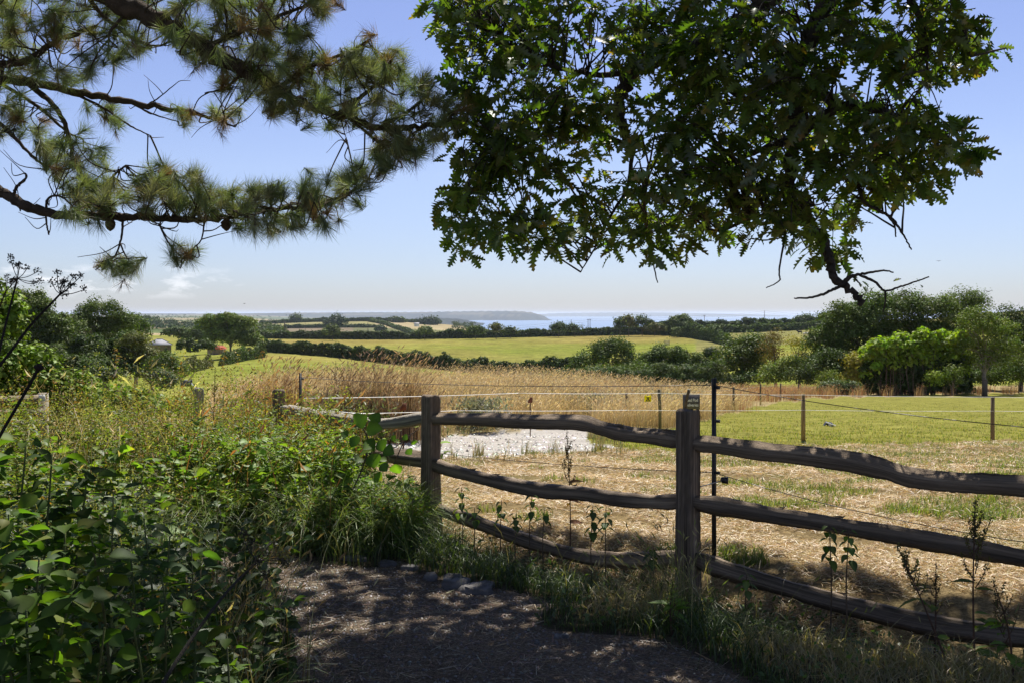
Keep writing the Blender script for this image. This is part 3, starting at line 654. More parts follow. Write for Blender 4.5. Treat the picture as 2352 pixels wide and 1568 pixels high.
for q in range(90):
    x = RNG.uniform(1995, 2150); d = RNG.uniform(-2, 1.5); p0 = P(x, 0, 82 + d); p0[2] = gz(p0[0], p0[1]); p1 = P(x + RNG.normal(-6, 10), RNG.uniform(800, 826), 82 + d)
    tube(b, spline([p0, (p0 + p1) / 2 + RNG.normal(0, .2, 3), p1], 3), [.05] * 7, 4, vary((.2, .15, .09), 1)[0]) if False else tube(b, [p0, (p0 + p1) / 2 + RNG.normal(0, .18, 3), p1], [.05, .045, .03], 4, vary((.13, .10, .06), 1)[0])
b.build('stems', M['bark'], e)
# far woods beyond the ridge: nobody could count them
def woods(pts, n, col, size, leaf=None):
    b = MB(); pf = []
    pts = np.array(pts, float)
    for q in range(n):
        t = RNG.uniform(0, len(pts) - 1); i = int(t); f = t - i
        x, Y, h = pts[i] * (1 - f) + pts[i + 1] * f
        Y += RNG.normal(0, .05) * Y; X = (x - CX) / FX * Y
        pf.append((X, Y, gz(X, Y) + h * RNG.uniform(.15, 1), size * RNG.uniform(.6, 1.3)))
    crown_puffs(b, pf, leaf or size * .42, 34, GRN[col])
    return tag(b.build('woods', M['farleaf']), kind='stuff')
woods([(-300, 1300, 13), (150, 1250, 12), (300, 1200, 15), (360, 1150, 12), (430, 1150, 7), (500, 1100, 5)], 420, 'pine', 4)
woods([(555, 800, 9), (600, 830, 10), (640, 850, 9), (655, 850, 5)], 240, 'dark', 3.5)
woods([(390, 830, 5), (450, 800, 5), (520, 760, 6)], 110, 'dark', 2.5)
woods([(1040, 1260, 8), (1080, 1180, 8), (1110, 1120, 5)], 70, 'pine', 3.5)
hedge('thin hedge dividing the two pale fields of the far hill', [(655, 1160, 3.0), (760, 1165, 3.0), (860, 1170, 3.0)], 'dark', HG, w=2, per=40)
hedge('hedge line over the crest of the far hill', [(600, 1380, 3.6), (720, 1440, 3.6), (830, 1445, 4.2), (900, 1450, 3.6), (960, 1420, 3.6)], 'dark', HG, w=2, per=40)
hedge('hedge running down the far hill towards the cove', [(850, 1400, 3.0), (890, 1250, 3.0), (935, 1050, 3.0), (950, 960, 3.0)], 'dark', HG, w=2, per=40)
woods([(-200, 2600, 9), (200, 2500, 8), (450, 2600, 7), (700, 2800, 6), (850, 2900, 6)], 190, 'dark', 4)
woods([(-200, 4300, 8), (300, 4300, 8), (600, 4500, 8), (860, 4500, 8)], 170, 'dark', 6)
woods([(-200, 7600, 12), (300, 7600, 12), (600, 7800, 12), (900, 7800, 12)], 140, 'dark', 10)

# buildings
M['slate'] = surf_mat('slate_roof', .8, .75, 1.2, .3, 3, .7); M['wall'] = surf_mat('rubble_wall', 1.2, .6, 1.35, .6, 3, .95); M['render'] = surf_mat('pale_render', .5, .9, 1.1, 0, 3, .9)
def house(label, bx, Y, yb, Lx, Ly, hw, hr, rot, wall, roof, hip=True, wallmat='wall', cat='barn', name='barn', win=()):
    X = (bx - CX) / FX * Y; z = P(bx, yb, Y)[2]
    e = empty(name, (X, Y, z), label, cat)
    c, s_ = math.cos(rot), math.sin(rot)
    T = lambda v: np.asarray(v, float) @ np.array([[c, s_, 0], [-s_, c, 0], [0, 0, 1]]) + np.array([X, Y, z])
    b = MB(); x, y = Lx / 2, Ly / 2
    v = [(-x, -y, -1), (x, -y, -1), (x, y, -1), (-x, y, -1), (-x, -y, hw), (x, -y, hw), (x, y, hw), (-x, y, hw)]
    f = [np.array([[0, 1, 5, 4], [1, 2, 6, 5], [2, 3, 7, 6], [3, 0, 4, 7]])]
    if not hip: v += [(-x, 0, hw + hr), (x, 0, hw + hr)]; f.append(np.array([[4, 7, 8], [6, 5, 9]]))
    b.add(T(v), f, wall); b.build('wall', M[wallmat], e)
    b = MB(); o_ = .3; r = (x - y if hip else x + o_); h0 = hw - .1
    up = [(-x - o_, -y - o_, h0), (x + o_, -y - o_, h0), (x + o_, y + o_, h0), (-x - o_, y + o_, h0), (-r, 0, hw + hr), (r, 0, hw + hr)]
    lo = [(a, b_, c_ - .14) for a, b_, c_ in up]
    v = up + lo
    f = [np.array([[0, 1, 5, 4], [2, 3, 4, 5], [6, 10, 11, 7], [8, 11, 10, 9], [0, 6, 7, 1], [1, 7, 8, 2], [2, 8, 9, 3], [3, 9, 6, 0]]), np.array([[1, 2, 5], [3, 0, 4], [7, 11, 8], [9, 10, 6]])] 
    b.add(T(v), f, roof); rf = b.build('roof', M['slate'], e)
    b = MB(); tube(b, T([(-r, 0, hw + hr + .03), (r, 0, hw + hr + .03)]), .09, 6, np.array(roof) * .8)
    if hip:
        for sx_, sy_ in ((1, 1), (1, -1), (-1, 1), (-1, -1)):
            tube(b, T([(sx_ * r, 0, hw + hr + .03), (sx_ * (x + o_), sy_ * (y + o_), h0 + .03)]), .08, 5, np.array(roof) * .8)
    b.build('ridge', M['slate'], rf)
    for (wx, wz, ww, wh, colr) in win:
        b = MB(); v0 = T([(wx, -y - .03, wz)])[0]; box(b, v0, (ww, .08, wh), rot, colr); b.build('window', M['plain'], e)
    return e
house('stone barn with a hipped grey slate roof beside the left pasture', 366, 270, 813, 5.4, 3.9, 2.7, 1.35, .55, (.17, .13, .1), (.25, .25, .27), win=((1.2, 1.2, .7, .9, (.05, .05, .05)),))
house('low shed with a rusty red roof half hidden by bushes', 497, 292, 806, 4.2, 3.0, .9, .75, -.35, (.2, .16, .12), (.42, .085, .03), hip=False, cat='shed', name='shed')
house('pale rendered house with a grey roof among the far left trees', 103, 205, 776, 3.6, 2.6, 1.6, 1.05, -.5, (.55, .56, .56), (.2, .2, .22), hip=False, wallmat='render', cat='house', name='house', win=((.5, 1.0, .5, .5, (.06, .06, .07)),))
house('white farm building glimpsed right of the round-topped tree', 286, 235, 766, 3.8, 2.6, 1.0, .6, .3, (.7, .7, .68), (.5, .5, .5), hip=False, wallmat='render', cat='house', name='house')
house('small pale cottage far off at the hill foot near the sea', 957, 1060, 748, 5, 3, 2, 1.2, .2, (.75, .74, .7), (.45, .42, .4), hip=False, wallmat='render', cat='house', name='house')
# dark water trough and the grey board barrier beside it
b = MB(); c0 = P(428, 0, 152.); c0[2] = gz(c0[0], c0[1]); rt = .25
e = empty('water_trough', c0, 'dark box trough standing alone in the left pasture', 'trough')
box(b, c0 + [0, 0, .45], (1.75, .7, .9), rt, (.06, .065, .08), .96); b.build('tank', M['metal'], e)
b = MB(); box(b, c0 + [0, 0, .93], (1.85, .8, .06), rt, (.16, .17, .19)); b.build('lid', M['metal'], e)
b = MB()
for k in range(3): box(b, c0 + [-.6 + .6 * k, -.1, -.04], (.12, .7, .1), rt, (.1, .1, .1))
b.build('feet', M['metal'], e)
q0 = P(440, 0, 150.); q0[2] = gz(q0[0], q0[1]); q1 = P(464, 0, 112.); q1[2] = gz(q1[0], q1[1])
e = empty('board_barrier', q1, 'long low grey board barrier running towards us from the dark trough', 'barrier')
b = MB(); pp = np.linspace(q0, q1, 9); pp[:, 2] = gz(pp[:, 0], pp[:, 1]) + .5; tube(b, pp, .16, 4, (.3, .31, .33)); b.build('rail', M['plain'], e)
for k in range(0, 9, 2):
    b = MB(); box(b, pp[k] - [0, .0, .35], (.12, .12, .8), 0, (.22, .22, .22)); b.build('post', M['plain'], e)
# hay feeder in the middle pasture
c0 = hit(1532, 792, 200, 480); e = empty('hay_feeder', c0, 'small dark round hay feeder in the middle pasture', 'feeder')
th = np.linspace(0, 2 * math.pi, 17)
for zz in (.15, .75, 1.35):
    b = MB(); tube(b, np.stack([c0[0] + np.cos(th), c0[1] + np.sin(th), np.full(17, c0[2] + zz)], 1), .06, 5, (.06, .06, .06)); b.build('ring', M['metal'], e)
b = MB()
for a_ in th[:-1:2]: tube(b, [c0 + [math.cos(a_), math.sin(a_), 0], c0 + [math.cos(a_), math.sin(a_), 1.9]], .05, 4, (.06, .06, .06))
b.build('bars', M['metal'], e)
# cows
def cow(x, y, Yr, col, label, lying=False, facing=1):
    c0 = hit(x, y, *Yr); f = facing
    e = empty('cow', c0, label, 'cow', 'cows in the right hand pasture')
    h = .0 if not lying else -.62
    b = MB()
    body = spline([(-.95, 0, 1.12), (-.6, 0, 1.05), (0, 0, .98), (.55, 0, 1.05), (.85, 0, 1.2), (1.15, 0, 1.35 if not lying else 1.45), (1.32, 0, 1.4 if not lying else 1.5), (1.55, 0, 1.22), (1.68, 0, 1.1)], 3)
    rad = np.interp(np.arange(len(body)), [0, 3, 6, 10, 13, 15, 18, 21, 24], [.2, .36, .41, .38, .28, .2, .19, .14, .09])
    body[:, 0] *= f; tube(b, body + c0 + [0, 0, h], rad, 10, col)
    if not lying:
        for lx, ly in ((-.72, .2), (-.72, -.2), (.62, .2), (.62, -.2)):
            hx = -.1 if lx < 0 else .04
            tube(b, np.array([(lx * f, ly, 1.0), ((lx + .06) * f, ly, .72), ((lx + hx) * f, ly, .42), (lx * f, ly, 0)]) + c0, [.17, .12, .075, .07], 7, col)
    else:
        for lx, ly in ((-.5, .42), (.55, .4)): tube(b, np.array([(lx * f, ly * .6, .95 + h), ((lx + .4) * f, ly, .5 + h + .25), ((lx + .1) * f, ly, .72 + h)]) + c0, [.17, .1, .07], 6, col)
    for sy in (-1, 1): tube(b, np.array([(1.3 * f, .1 * sy, 1.5), (1.28 * f, .3 * sy, 1.48)]) + c0 + [0, 0, h], [.06, .02], 5, col)
    tube(b, np.array([(-.95 * f, 0, 1.3), (-1.05 * f, 0, 1.1), (-1.06 * f, 0, .6)]) + c0 + [0, 0, h], [.04, .03, .03], 5, col)
    b.build('body', M['plain'], e, smooth=True)
cow(1837, 767, (330, 490), (.015, .013, .012), 'black cow standing apart uphill in the right hand pasture', False, -1)
cow(1850, 772, (330, 490), (.55, .5, .42), 'pale cow standing in the middle of the small herd')
cow(1858, 771, (330, 490), (.02, .016, .014), 'black cow close behind the pale one', False, -1)
cow(1863, 774, (330, 490), (.1, .05, .03), 'brown cow lying down at the right of the small herd', True)
# telegraph poles and wires
poles = []
def pole(x, ytop, ybase, Y, label, arm=False, r=.16, twin=False):
    p0 = P(x, ybase, Y); p0[2] = min(p0[2], float(gz(p0[0], Y))); p1 = P(x, ytop, Y)
    e = empty('telegraph_pole', p0, label, 'pole', 'telegraph poles across the valley')
    for dx in ((-.55, .55) if twin else (0,)):
        b = MB(); tube(b, [p0 + [dx, 0, 0], p1 + [dx, 0, 0]], [r * 1.2, r * .8], 7, (.10, .085, .07)); b.build('pole', M['bark'], e)
    if arm or twin:
        b = MB(); box(b, p1 + [0, 0, -.35], (2.4 if twin else 1.5, .14, .14), 0, (.09, .08, .07)); b.build('crossarm', M['plain'], e)
        for dx in (-.9, 0, .9) if twin else (-.6, .6):
            b = MB(); tube(b, [p1 + [dx, 0, -.3], p1 + [dx, 0, 0]], .07, 6, (.3, .3, .3)); b.build('insulator', M['plain'], e)
    return p1
K = [pole(654, 738, 772, 500, 'thick dark telegraph pole in the left half before the hill fields', r=.3),
     pole(701, 741, 768, 640, 'thin telegraph pole just right of the thick dark one'),
     pole(845, 738, 770, 640, 'thin telegraph pole between the round far tree and the headland'),
     pole(1159, 749, 766, 530, 'short pole left of the sea, nearest the headland', arm=True),
     pole(1312, 735, 764, 540, 'slim pole rising from the bushes against the sea'),
     pole(1337, 744, 764, 545, 'short slim pole next to the twin pole'),
     pole(1353, 733, 762, 540, 'twin pole with a crossarm against the sea', twin=True),
     pole(1504, 735, 752, 560, 'pole barely showing among the ridge tree clump'),
     pole(1618, 724, 752, 560, 'pole with a small head right of the largest ridge tree', arm=True),
     pole(1756, 714, 744, 560, 'tallest pole on the right hand skyline'),
     pole(1805, 731, 744, 565, 'short pole right of the tallest skyline pole'),
     pole(1917, 722, 740, 560, 'pole with crossarm at the left edge of the huge dark tree', arm=True)]
ew = MB()
def wire(mb, a, b_, sag, r, col, n=12):
    t = np.linspace(0, 1, n)[:, None]; p = np.asarray(a) * (1 - t) + np.asarray(b_) * t; p[:, 2] -= sag * 4 * (t * (1 - t))[:, 0]; tube(mb, p, r, 4, col)
for a, c_ in ((3, 4), (4, 6), (6, 8), (8, 9), (9, 11)):
    for off in (0, -1.0): wire(ew, K[a] + [0, 0, off], K[c_] + [0, 0, off], .8, .035, (.1, .1, .11))
wire(ew, K[11], P(2100, 715, 560), 1, .035, (.1, .1, .11)); wire(ew, K[3], P(1000, 768, 530), .6, .03, (.1, .1, .11))
tag(ew.build('overhead_wires', M['metal']), 'thin overhead wires strung between the ridge poles against the sea', 'wires')
# birds
def bird(x, y, Y, s, label):
    c0 = P(x, y, Y); e = empty('bird', c0, label, 'bird', 'birds in the sky'); b = MB()
    tube(b, np.array([(-.22, 0, 0), (-.05, 0, .02), (.15, 0, .01), (.28, 0, .03)]) * s + c0, np.array([.02, .07, .06, .02]) * s, 7, (.05, .05, .05)); b.build('body', M['plain'], e)
    for sy in (-1, 1):
        b = MB(); v = np.array([(.1, 0, .03), (.05, sy * .35, .16), (-.1, sy * .75, .05), (-.16, sy * .3, .1), (-.1, 0, .03), (.1, 0, .045), (.05, sy * .35, .175), (-.1, sy * .75, .06), (-.16, sy * .3, .115), (-.1, 0, .045)]) 
        v = v @ np.array([[.7, .7, 0], [-.7, .7, 0], [0, 0, 1]]) * s + c0
        b.add(v, [np.array([[0, 1, 3, 4], [9, 8, 6, 5]]), np.array([[1, 2, 3], [8, 7, 6]])], (.05, .05, .05)); b.build('wing', M['plain'], e)
bird(2270, 670, 150, 1.0, 'dark bird flying just above the tallest tree on the right')
bird(2156, 600, 220, .9, 'tiny bird high over the dark tree domes')
bird(561, 698, 260, 1.0, 'tiny bird above the bright tree clump on the left')

# ------------------------------------------------------------------ fences
WOOD = (.215, .16, .108)
fe = empty('split_rail_fence', (1.08, 6.1, 0), 'old dark cleft post and rail fence running along the path', 'fence')
def fpost(x, ytop, ybase, Y, w, rot, label=None, col=WOOD, lean=0.0):
    """hewn post: grooved, slightly swollen foot"""
    p1 = P(x, ytop, Y); z0 = float(gz(p1[0], Y)); hgt = p1[2] - z0
    seg = 36; th = np.arange(seg) / seg * 2 * math.pi + rot
    sq = .8 / np.maximum(np.abs(np.cos(th - rot)), np.abs(np.sin(th - rot))) ** .82
    groove = 1 + .018 * np.sin(th * 5 + x) + .016 * RNG.normal(size=seg)
    for ck in RNG.integers(0, seg, 4): groove[ck] -= RNG.uniform(.08, .16)
    zz = np.concatenate([np.linspace(-.3, .25, 8), np.linspace(.3, hgt, 26)])
    r = w / 2 * np.interp(zz / hgt, [-.3, 0, .18, .5, 1], [1.25, 1.2, 1.08, 1.0, .98])
    V = []; 
    for z, rr in zip(zz, r):
        rad = rr * sq * groove * (1 + .012 * np.sin(z * 9 + th * 3) + .008 * RNG.normal(size=seg))
        V.append(np.stack([p1[0] + lean * (1 - z / hgt) + rad * np.cos(th), Y + rad * np.sin(th), z0 + z + np.zeros(seg)], 1))
    V.append(V[-1] * .0 + (V[-1] - V[-1].mean(0)) * .9 + V[-1].mean(0) + [0, 0, .012])
    V = np.array(V); n = len(V)
    V[-2:, :, 2] += (.004 * np.sin(th * 2 + x) + .003 * RNG.normal(size=seg))[None]
    i = np.arange(n - 1)[:, None] * seg; j = np.arange(seg)[None]; k = (j + 1) % seg
    streak = (1 + .28 * RNG.normal(size=seg))[None, :, None] * np.ones((n, 1, 1))
    c = np.clip(np.array(col)[None, None] * streak * (1 + .1 * RNG.normal(size=(n, seg, 1))), .02, .5)
    tex = np.stack([np.tile(np.concatenate([zz, [hgt]])[:, None], (1, seg)), np.tile(w * np.cos(th), (n, 1)), np.tile(w * np.sin(th), (n, 1))], -1)
    b = MB(); b.add(V.reshape(-1, 3), [np.stack([i + j, i + k, i + seg + k, i + seg + j], -1).reshape(-1, 4), (np.arange(seg) + (n - 1) * seg)[None]], c.reshape(-1, 3), tex.reshape(-1, 3))
    o = b.build('post', M['oldwood'], fe, smooth=False); 
    if label: o['label'] = label
    return p1
P1Y, P2Y = 7.86, 6.1
fpost(989, 910, 1200, P1Y, .155, .75, lean=.0)
fpost(1580, 945, 1340, P2Y, .15, .72)
fpost(640, 897, 1180, 10.0, .13, .9)
fpost(456, 893, 1180, 11.6, .13, .9, col=(.3, .27, .21), label='paler weathered post at the far end')
fpost(2520, 960, 1500, 4.95, .16, .6)
def rail(pts, xa, Ya, xb, Yb, thick, col=WOOD, label=None, flat=1.08):
    """cleft rail through frame points; depth runs straight between its two posts"""
    pts = np.array(pts, float); q = spline(pts, 10)
    t = (q[:, 0] - xa) / (xb - xa); Y = 1 / (1 / Ya + (1 / Yb - 1 / Ya) * t)
    p = np.stack([(q[:, 0] - CX) / FX * Y, Y, CH - (q[:, 1] - HY) / FX * Y], 1)
    n = len(p); seg = 18
    s = np.linspace(0, 1, n)
    r = thick / 2 * (1 + .06 * np.sin(s * 11 + RNG.uniform(0, 6)) + .03 * np.sin(s * 27 + RNG.uniform(0, 6)) + np.interp(s, np.linspace(0, 1, 24), RNG.normal(0, .035, 24))) * np.interp(s, [0, .05, .95, 1], [.72, 1, 1, .72])
    d, a, bb = frames(p)
    th = np.arange(seg) / seg * 2 * math.pi
    ph = RNG.uniform(0, 6)
    tq = th + .5 * math.sin(ph); prof = .84 / np.maximum(np.abs(np.cos(tq)), np.abs(np.sin(tq))) ** .8 * (1 + .07 * np.cos(3 * th + ph))
    rr = r[:, None] * prof[None] * (1 + .018 * RNG.normal(size=(n, seg)) + .03 * RNG.normal(size=seg)[None] + .02 * np.sin(s[:, None] * 23 + th[None] * 2) - .10 * (np.arange(seg) == 4)[None] * (np.sin(s * 9 + ph) > 0)[:, None] - .09 * (np.arange(seg) == 13)[None] * (np.sin(s * 7 + ph) > .2)[:, None])
    # split flakes standing up along the top edge
    v = p[:, None] + rr[..., None] * (a[:, None] * np.cos(th)[None, :, None] + bb[:, None] * np.sin(th)[None, :, None] * flat)
    L = np.concatenate([[0], np.cumsum(np.linalg.norm(np.diff(p, axis=0), axis=1))])
    tex = np.stack([np.tile(L[:, None], (1, seg)) + RNG.uniform(0, 30), np.tile(thick * np.cos(th), (n, 1)), np.tile(thick * np.sin(th), (n, 1))], -1)
    st = np.clip(1 + .38 * RNG.normal(size=seg), .3, 1.9)
    lf = np.interp(s, np.linspace(0, 1, 9), RNG.normal(0, .14, 9))
    c = np.clip(np.array(col)[None, None] * (st[None, :, None] * (1 + lf[:, None, None])), .02, .5)
    i = np.arange(n - 1)[:, None] * seg; j = np.arange(seg)[None]; k = (j + 1) % seg
    b = MB(); b.add(v.reshape(-1, 3), [np.stack([i + j, i + k, i + seg + k, i + seg + j], -1).reshape(-1, 4), np.arange(seg)[None, ::-1], (np.arange(seg) + (n - 1) * seg)[None]], c.reshape(-1, 3), tex.reshape(-1, 3))
    for q_ in range(int(n / 22)):
        m_ = RNG.integers(4, n - 4); tt = (p[min(m_ + 1, n - 1)] - p[m_]); tt /= np.linalg.norm(tt)
        base = p[m_] + np.array([0, 0, r[m_] * flat * .92]); ln = RNG.uniform(.03, .08)
        tube(b, [base - tt * ln, base + [0, 0, .004], base + tt * ln * .4 + [0, 0, RNG.uniform(.006, .02)]], [.002, .006, .001], 5, np.array(col) * .8)
    o = b.build('rail', M['oldwood'], fe)
    if label: o['label'] = label
A = (989, P1Y, 1580, P2Y)
rail([(975, 961), (1040, 963), (1120, 964), (1210, 969), (1330, 971), (1385, 985), (1440, 997), (1510, 1004), (1575, 1014)], *A, .098)
rail([(975, 1056), (1030, 1076), (1090, 1092), (1160, 1108), (1250, 1125), (1340, 1132), (1420, 1144), (1500, 1150), (1575, 1150)], *A, .094)
rail([(975, 1158), (1040, 1180), (1100, 1200), (1180, 1230), (1260, 1256), (1340, 1276), (1420, 1285), (1500, 1284), (1570, 1278)], *A, .105)
B_ = (1580, P2Y, 2520, 4.95)
rail([(1585, 1017), (1660, 1024), (1760, 1038), (1860, 1048), (1960, 1062), (2030, 1078), (2090, 1096), (2180, 1107), (2270, 1112), (2352, 1117), (2530, 1128)], *B_, .108)
rail([(1590, 1152), (1680, 1164), (1780, 1183), (1880, 1198), (1960, 1212), (2050, 1226), (2150, 1243), (2250, 1260), (2352, 1280), (2530, 1312)], *B_, .104)
rail([(1590, 1280), (1660, 1305), (1730, 1326), (1810, 1350), (1900, 1376), (2000, 1402), (2100, 1426), (2200, 1444), (2300, 1456), (2530, 1480)], *B_, .112)
C_ = (640, 10.0, 989, P1Y)
rail([(648, 938), (690, 946), (740, 957), (800, 966), (860, 973), (910, 970), (980, 958)], *C_, .105, (.26, .23, .18), 'paler rail with a sunlit top edge')
rail([(648, 1005), (720, 1018), (800, 1030), (870, 1042), (930, 1050), (985, 1056)], *C_, .12)
rail([(648, 1090), (740, 1115), (850, 1140), (920, 1152), (985, 1156)], *C_, .115)
# plank fence at far left
pf_ = empty('plank_fence', P(40, 960, 9.2), 'pale sawn plank fence end at the far left, half swallowed by weeds', 'fence')
def plank(x0, y0, x1, y1, Y0, Y1, hgt, col):
    p0, p1 = P(x0, y0, Y0), P(x1, y1, Y1); b = MB(); d = nrm(p1 - p0); nn = np.array([-d[1], d[0], 0]) * .018; up = np.array([0, 0, hgt / 2])
    v = [p0 - nn - up, p1 - nn - up, p1 + nn - up, p0 + nn - up, p0 - nn + up, p1 - nn + up, p1 + nn + up, p0 + nn + up]
    b.add(np.array(v), [np.array([[0, 3, 2, 1], [4, 5, 6, 7], [0, 1, 5, 4], [1, 2, 6, 5], [2, 3, 7, 6], [3, 0, 4, 7]])], col, np.array([(0, 0, 0), (2, 0, 0), (2, .03, 0), (0, .03, 0), (0, 0, .1), (2, 0, .1), (2, .03, .1), (0, .03, .1)], float)); b.build('plank', M['oldwood'], pf_)
for y0, y1 in ((919, 913), (948, 944), (974, 968)): plank(-150, y0 + 4, 98, y1, 8.6, 9.4, .055 if y0 > 930 else .062, (.34, .28, .19))
for x, y0, Y in ((92, 903, 9.45), (-140, 905, 8.7)):
    p1 = P(x, y0, Y); z0 = float(gz(p1[0], Y)); b = MB(); box(b, (p1[0], Y + .06, (p1[2] + z0) / 2), (.085, .085, p1[2] - z0), .3, (.4, .35, .26)); b.build('post', M['oldwood'], pf_)
b = MB(); box(b, P(95, 913, 9.36), (.06, .012, .06), .3, (.75, .74, .72)); b.build('tag_plate', M['plain'], pf_)
# dark stake-and-wire fence behind the rails
wf = empty('stake_wire_fence', (1.32, 6.55, 0), 'wire fence on slim black stakes just behind the cleft rails', 'fence')
def stake(x, ytop, Y, w_, parent, col=(.022, .021, .02), wood=False):
    p1 = P(x, ytop, Y); z0 = float(gz(p1[0], Y)) - .1; b = MB()
    if wood: tube(b, [(p1[0] + .0, Y, z0), (p1[0], Y, (z0 + p1[2]) / 2), p1], [w_ / 2 * 1.05, w_ / 2, w_ / 2], 10, np.array(col), .03)
    else:
        box(b, (p1[0], Y, (z0 + p1[2]) / 2), (w_, w_ * .35, p1[2] - z0), .25, col); box(b, (p1[0], Y + w_ * .4, (z0 + p1[2]) / 2 - .001), (w_ * .3, w_ * .5, p1[2] - z0 - .006), .25, col)
    b.build('stake' if not wood else 'post', M['metal'] if not wood else M['oldwood'], parent); return p1
s1 = stake(1640, 868, 6.55, .029, wf); s0 = stake(690, 856, 10.6, .028, wf); s2 = stake(2700, 985, 4.7, .029, wf)
for s_, x in ((s1, 1645), (s0, 693)):
    for dz in (-.06, -.28, -.62):
        b = MB(); tube(b, [s_ + [.015, -.01, dz], s_ + [.035, -.02, dz]], .011, 7, (.03, .03, .03)); b.build('insulator', M['metal'], wf)
for dz, sg in ((-.045, .04), (-.62, .07)):
    for a_, c_ in ((s0, s1), (s1, s2)):
        b = MB(); wire(b, a_ + [0, 0, dz], c_ + [0, 0, dz], sg, .0024, (.07, .06, .05)); b.build('wire', M['metal'], wf)
b = MB(); kp = P(1662, 1102, 6.5); tube(b, [P(1588, 1122, 6.25), P(1625, 1112, 6.4), kp], .004, 5, (.25, .25, .25)); b.build('tie_wire', M['metal'], wf)
b = MB(); tube(b, [kp + [-.014, 0, -.012], kp + [0, 0, 0], kp + [.012, 0, .01]], [.012, .025, .016], 10, (.02, .02, .02)); tube(b, [kp + [.012, 0, -.02], kp + [.02, 0, .02]], [.02, .012], 8, (.02, .02, .02)); b.build('wire_strainer', M['metal'], wf)
# electric tape fence across the paddock
tf = empty('tape_fence', P(1845, 1018, 22), 'two strands of white electric tape on short wooden posts across the paddock', 'fence')
TPOST = (.27, .19, .09)
c1 = stake(1845, 904, 22, .088, tf, TPOST, True); c2 = stake(2280, 911, 22, .088, tf, (.2, .15, .08), True); c3 = stake(2700, 918, 22, .088, tf, TPOST, True)
def strand(ys, r=.0042):
    b = MB(); pts = [P(x, y, Y) for x, y, Y in ys]
    for a, c_ in zip(pts[:-1], pts[1:]): wire(b, a, c_, .012, r, (.8, .79, .75))
    b.build('tape', M['plain'], tf)
strand([(693, 914, 10.6), (1190, 902, 16.5), (1516, 902, 21.6), (1845, 906, 21.95), (2280, 911, 21.95), (2700, 915, 21.9)])
strand([(693, 950, 10.6), (1050, 942, 15.0), (1440, 941, 21), (1845, 941, 21.95), (2280, 943, 21.95), (2700, 946, 21.9)])
b = MB(); wire(b, P(700, 935, 10.6), P(880, 949, 12.6), .02, .005, (.75, .74, .7)); b.build('tape', M['plain'], tf)
# boundary fence between tall grass and paddock
bf = empty('boundary_fence', hit(1517, 984), 'row of brown posts with thin wire between the tall grass and the paddock', 'fence')
prev = None
bw = MB()
for (x, yt, yb) in ((1439, 900, 971), (1516, 893, 985), (1583, 891, 962), (1685, 888, 945), (1747, 881, 928), (1793, 880, 916), (1834, 881, 912), (1883, 884, 909), (1921, 886, 907), (1962, 888, 905), (2091, 884, 903), (2176, 884, 902), (2260, 880, 902), (2340, 882, 902)):
    h_ = hit(x, yb, 10, 120); p1 = P(x, yt, h_[1]); b = MB()
    tube(b, [h_ - [0, 0, .1], h_ * .5 + p1 * .5, p1 - ([.03, 0, 0] if x == 1516 else [0, 0, 0])], [.055, .05, .05], 8, vary((.13, .10, .06), 1)[0], .03); b.build('post', M['oldwood'], bf)
    if x in (1516, 1583, 2091) and bw.n: bw.build('wire', M['metal'], bf); bw = MB()
    if prev is not None and x not in (1516, 1583, 2091):
        for dz in (.12,): wire(bw, prev - [0, 0, dz], p1 - [0, 0, dz], .02, .005, (.2, .19, .18), 5)
    prev = p1
bw.build('wire', M['metal'], bf)
# stout old gate post by the right hand trees
p1 = P(2262, 872, 78); z0 = float(gz(p1[0], 78)); b = MB(); tube(b, [(p1[0], 78, z0 - .2), (p1[0], 78, (z0 + p1[2]) / 2), p1], [.23, .21, .2], 14, (.13, .105, .08), .05)
e = empty('gate_post', (p1[0], 78, z0), 'stout grey post standing before the pale limbed tree', 'post'); b.build('shaft', M['oldwood'], e)
b = MB(); tube(b, [p1 + [0, 0, 0], p1 + [0, 0, .08]], [.215, .15], 12, (.16, .13, .1)); b.build('cap', M['oldwood'], e)

# ------------------------------------------------------------------ signs and small things
def text_mesh(name, body, c, size, rot, mat, parent, align='CENTER', font_scale=1.0):
    cu = bpy.data.curves.new(name, 'FONT'); cu.body = body; cu.size = size; cu.align_x = align; cu.align_y = 'CENTER'; cu.extrude = .002; cu.space_character = .95
    ob = bpy.data.objects.new(name, cu); COL.objects.link(ob)
    dg = bpy.context.evaluated_depsgraph_get(); me = bpy.data.meshes.new_from_object(ob.evaluated_get(dg)); COL.objects.unlink(ob); bpy.data.objects.remove(ob)
    # serif-like look: thicken stems a little and narrow the letters
    me.transform(Matrix.Diagonal((.82, 1, 1, 1)))
    me.transform(Matrix.Rotation(math.pi / 2, 4, 'X')); me.transform(Matrix.Rotation(rot, 4, 'Z')); me.transform(Matrix.Translation(Vector(c)))
    me.materials.clear(); me.materials.append(mat)
    o2 = bpy.data.objects.new(name, me); COL.objects.link(o2); o2.parent = parent; o2.matrix_parent_inverse = Matrix.Translation(-parent.location); return o2
m, t, o = newmat('sign_white'); p = t.nodes.new("ShaderNodeBsdfPrincipled"); p.inputs['Base Color'].default_value = (.78, .77, .74, 1); t.links.new(p.outputs[0], o.inputs[0]); M['white'] = m
m, t, o = newmat('sign_black'); p = t.nodes.new("ShaderNodeBsdfPrincipled"); p.inputs['Base Color'].default_value = (.02, .02, .02, 1); t.links.new(p.outputs[0], o.inputs[0]); M['black'] = m
SY = 24.0; k = SY / FX; cs = P(1588, 922, SY); zs = float(gz(cs[0], SY))
e = empty('delivery_sign', (cs[0], SY, zs), 'dark grey sign reading Seed Pod Deliveries in white, above the second fence post', 'sign')
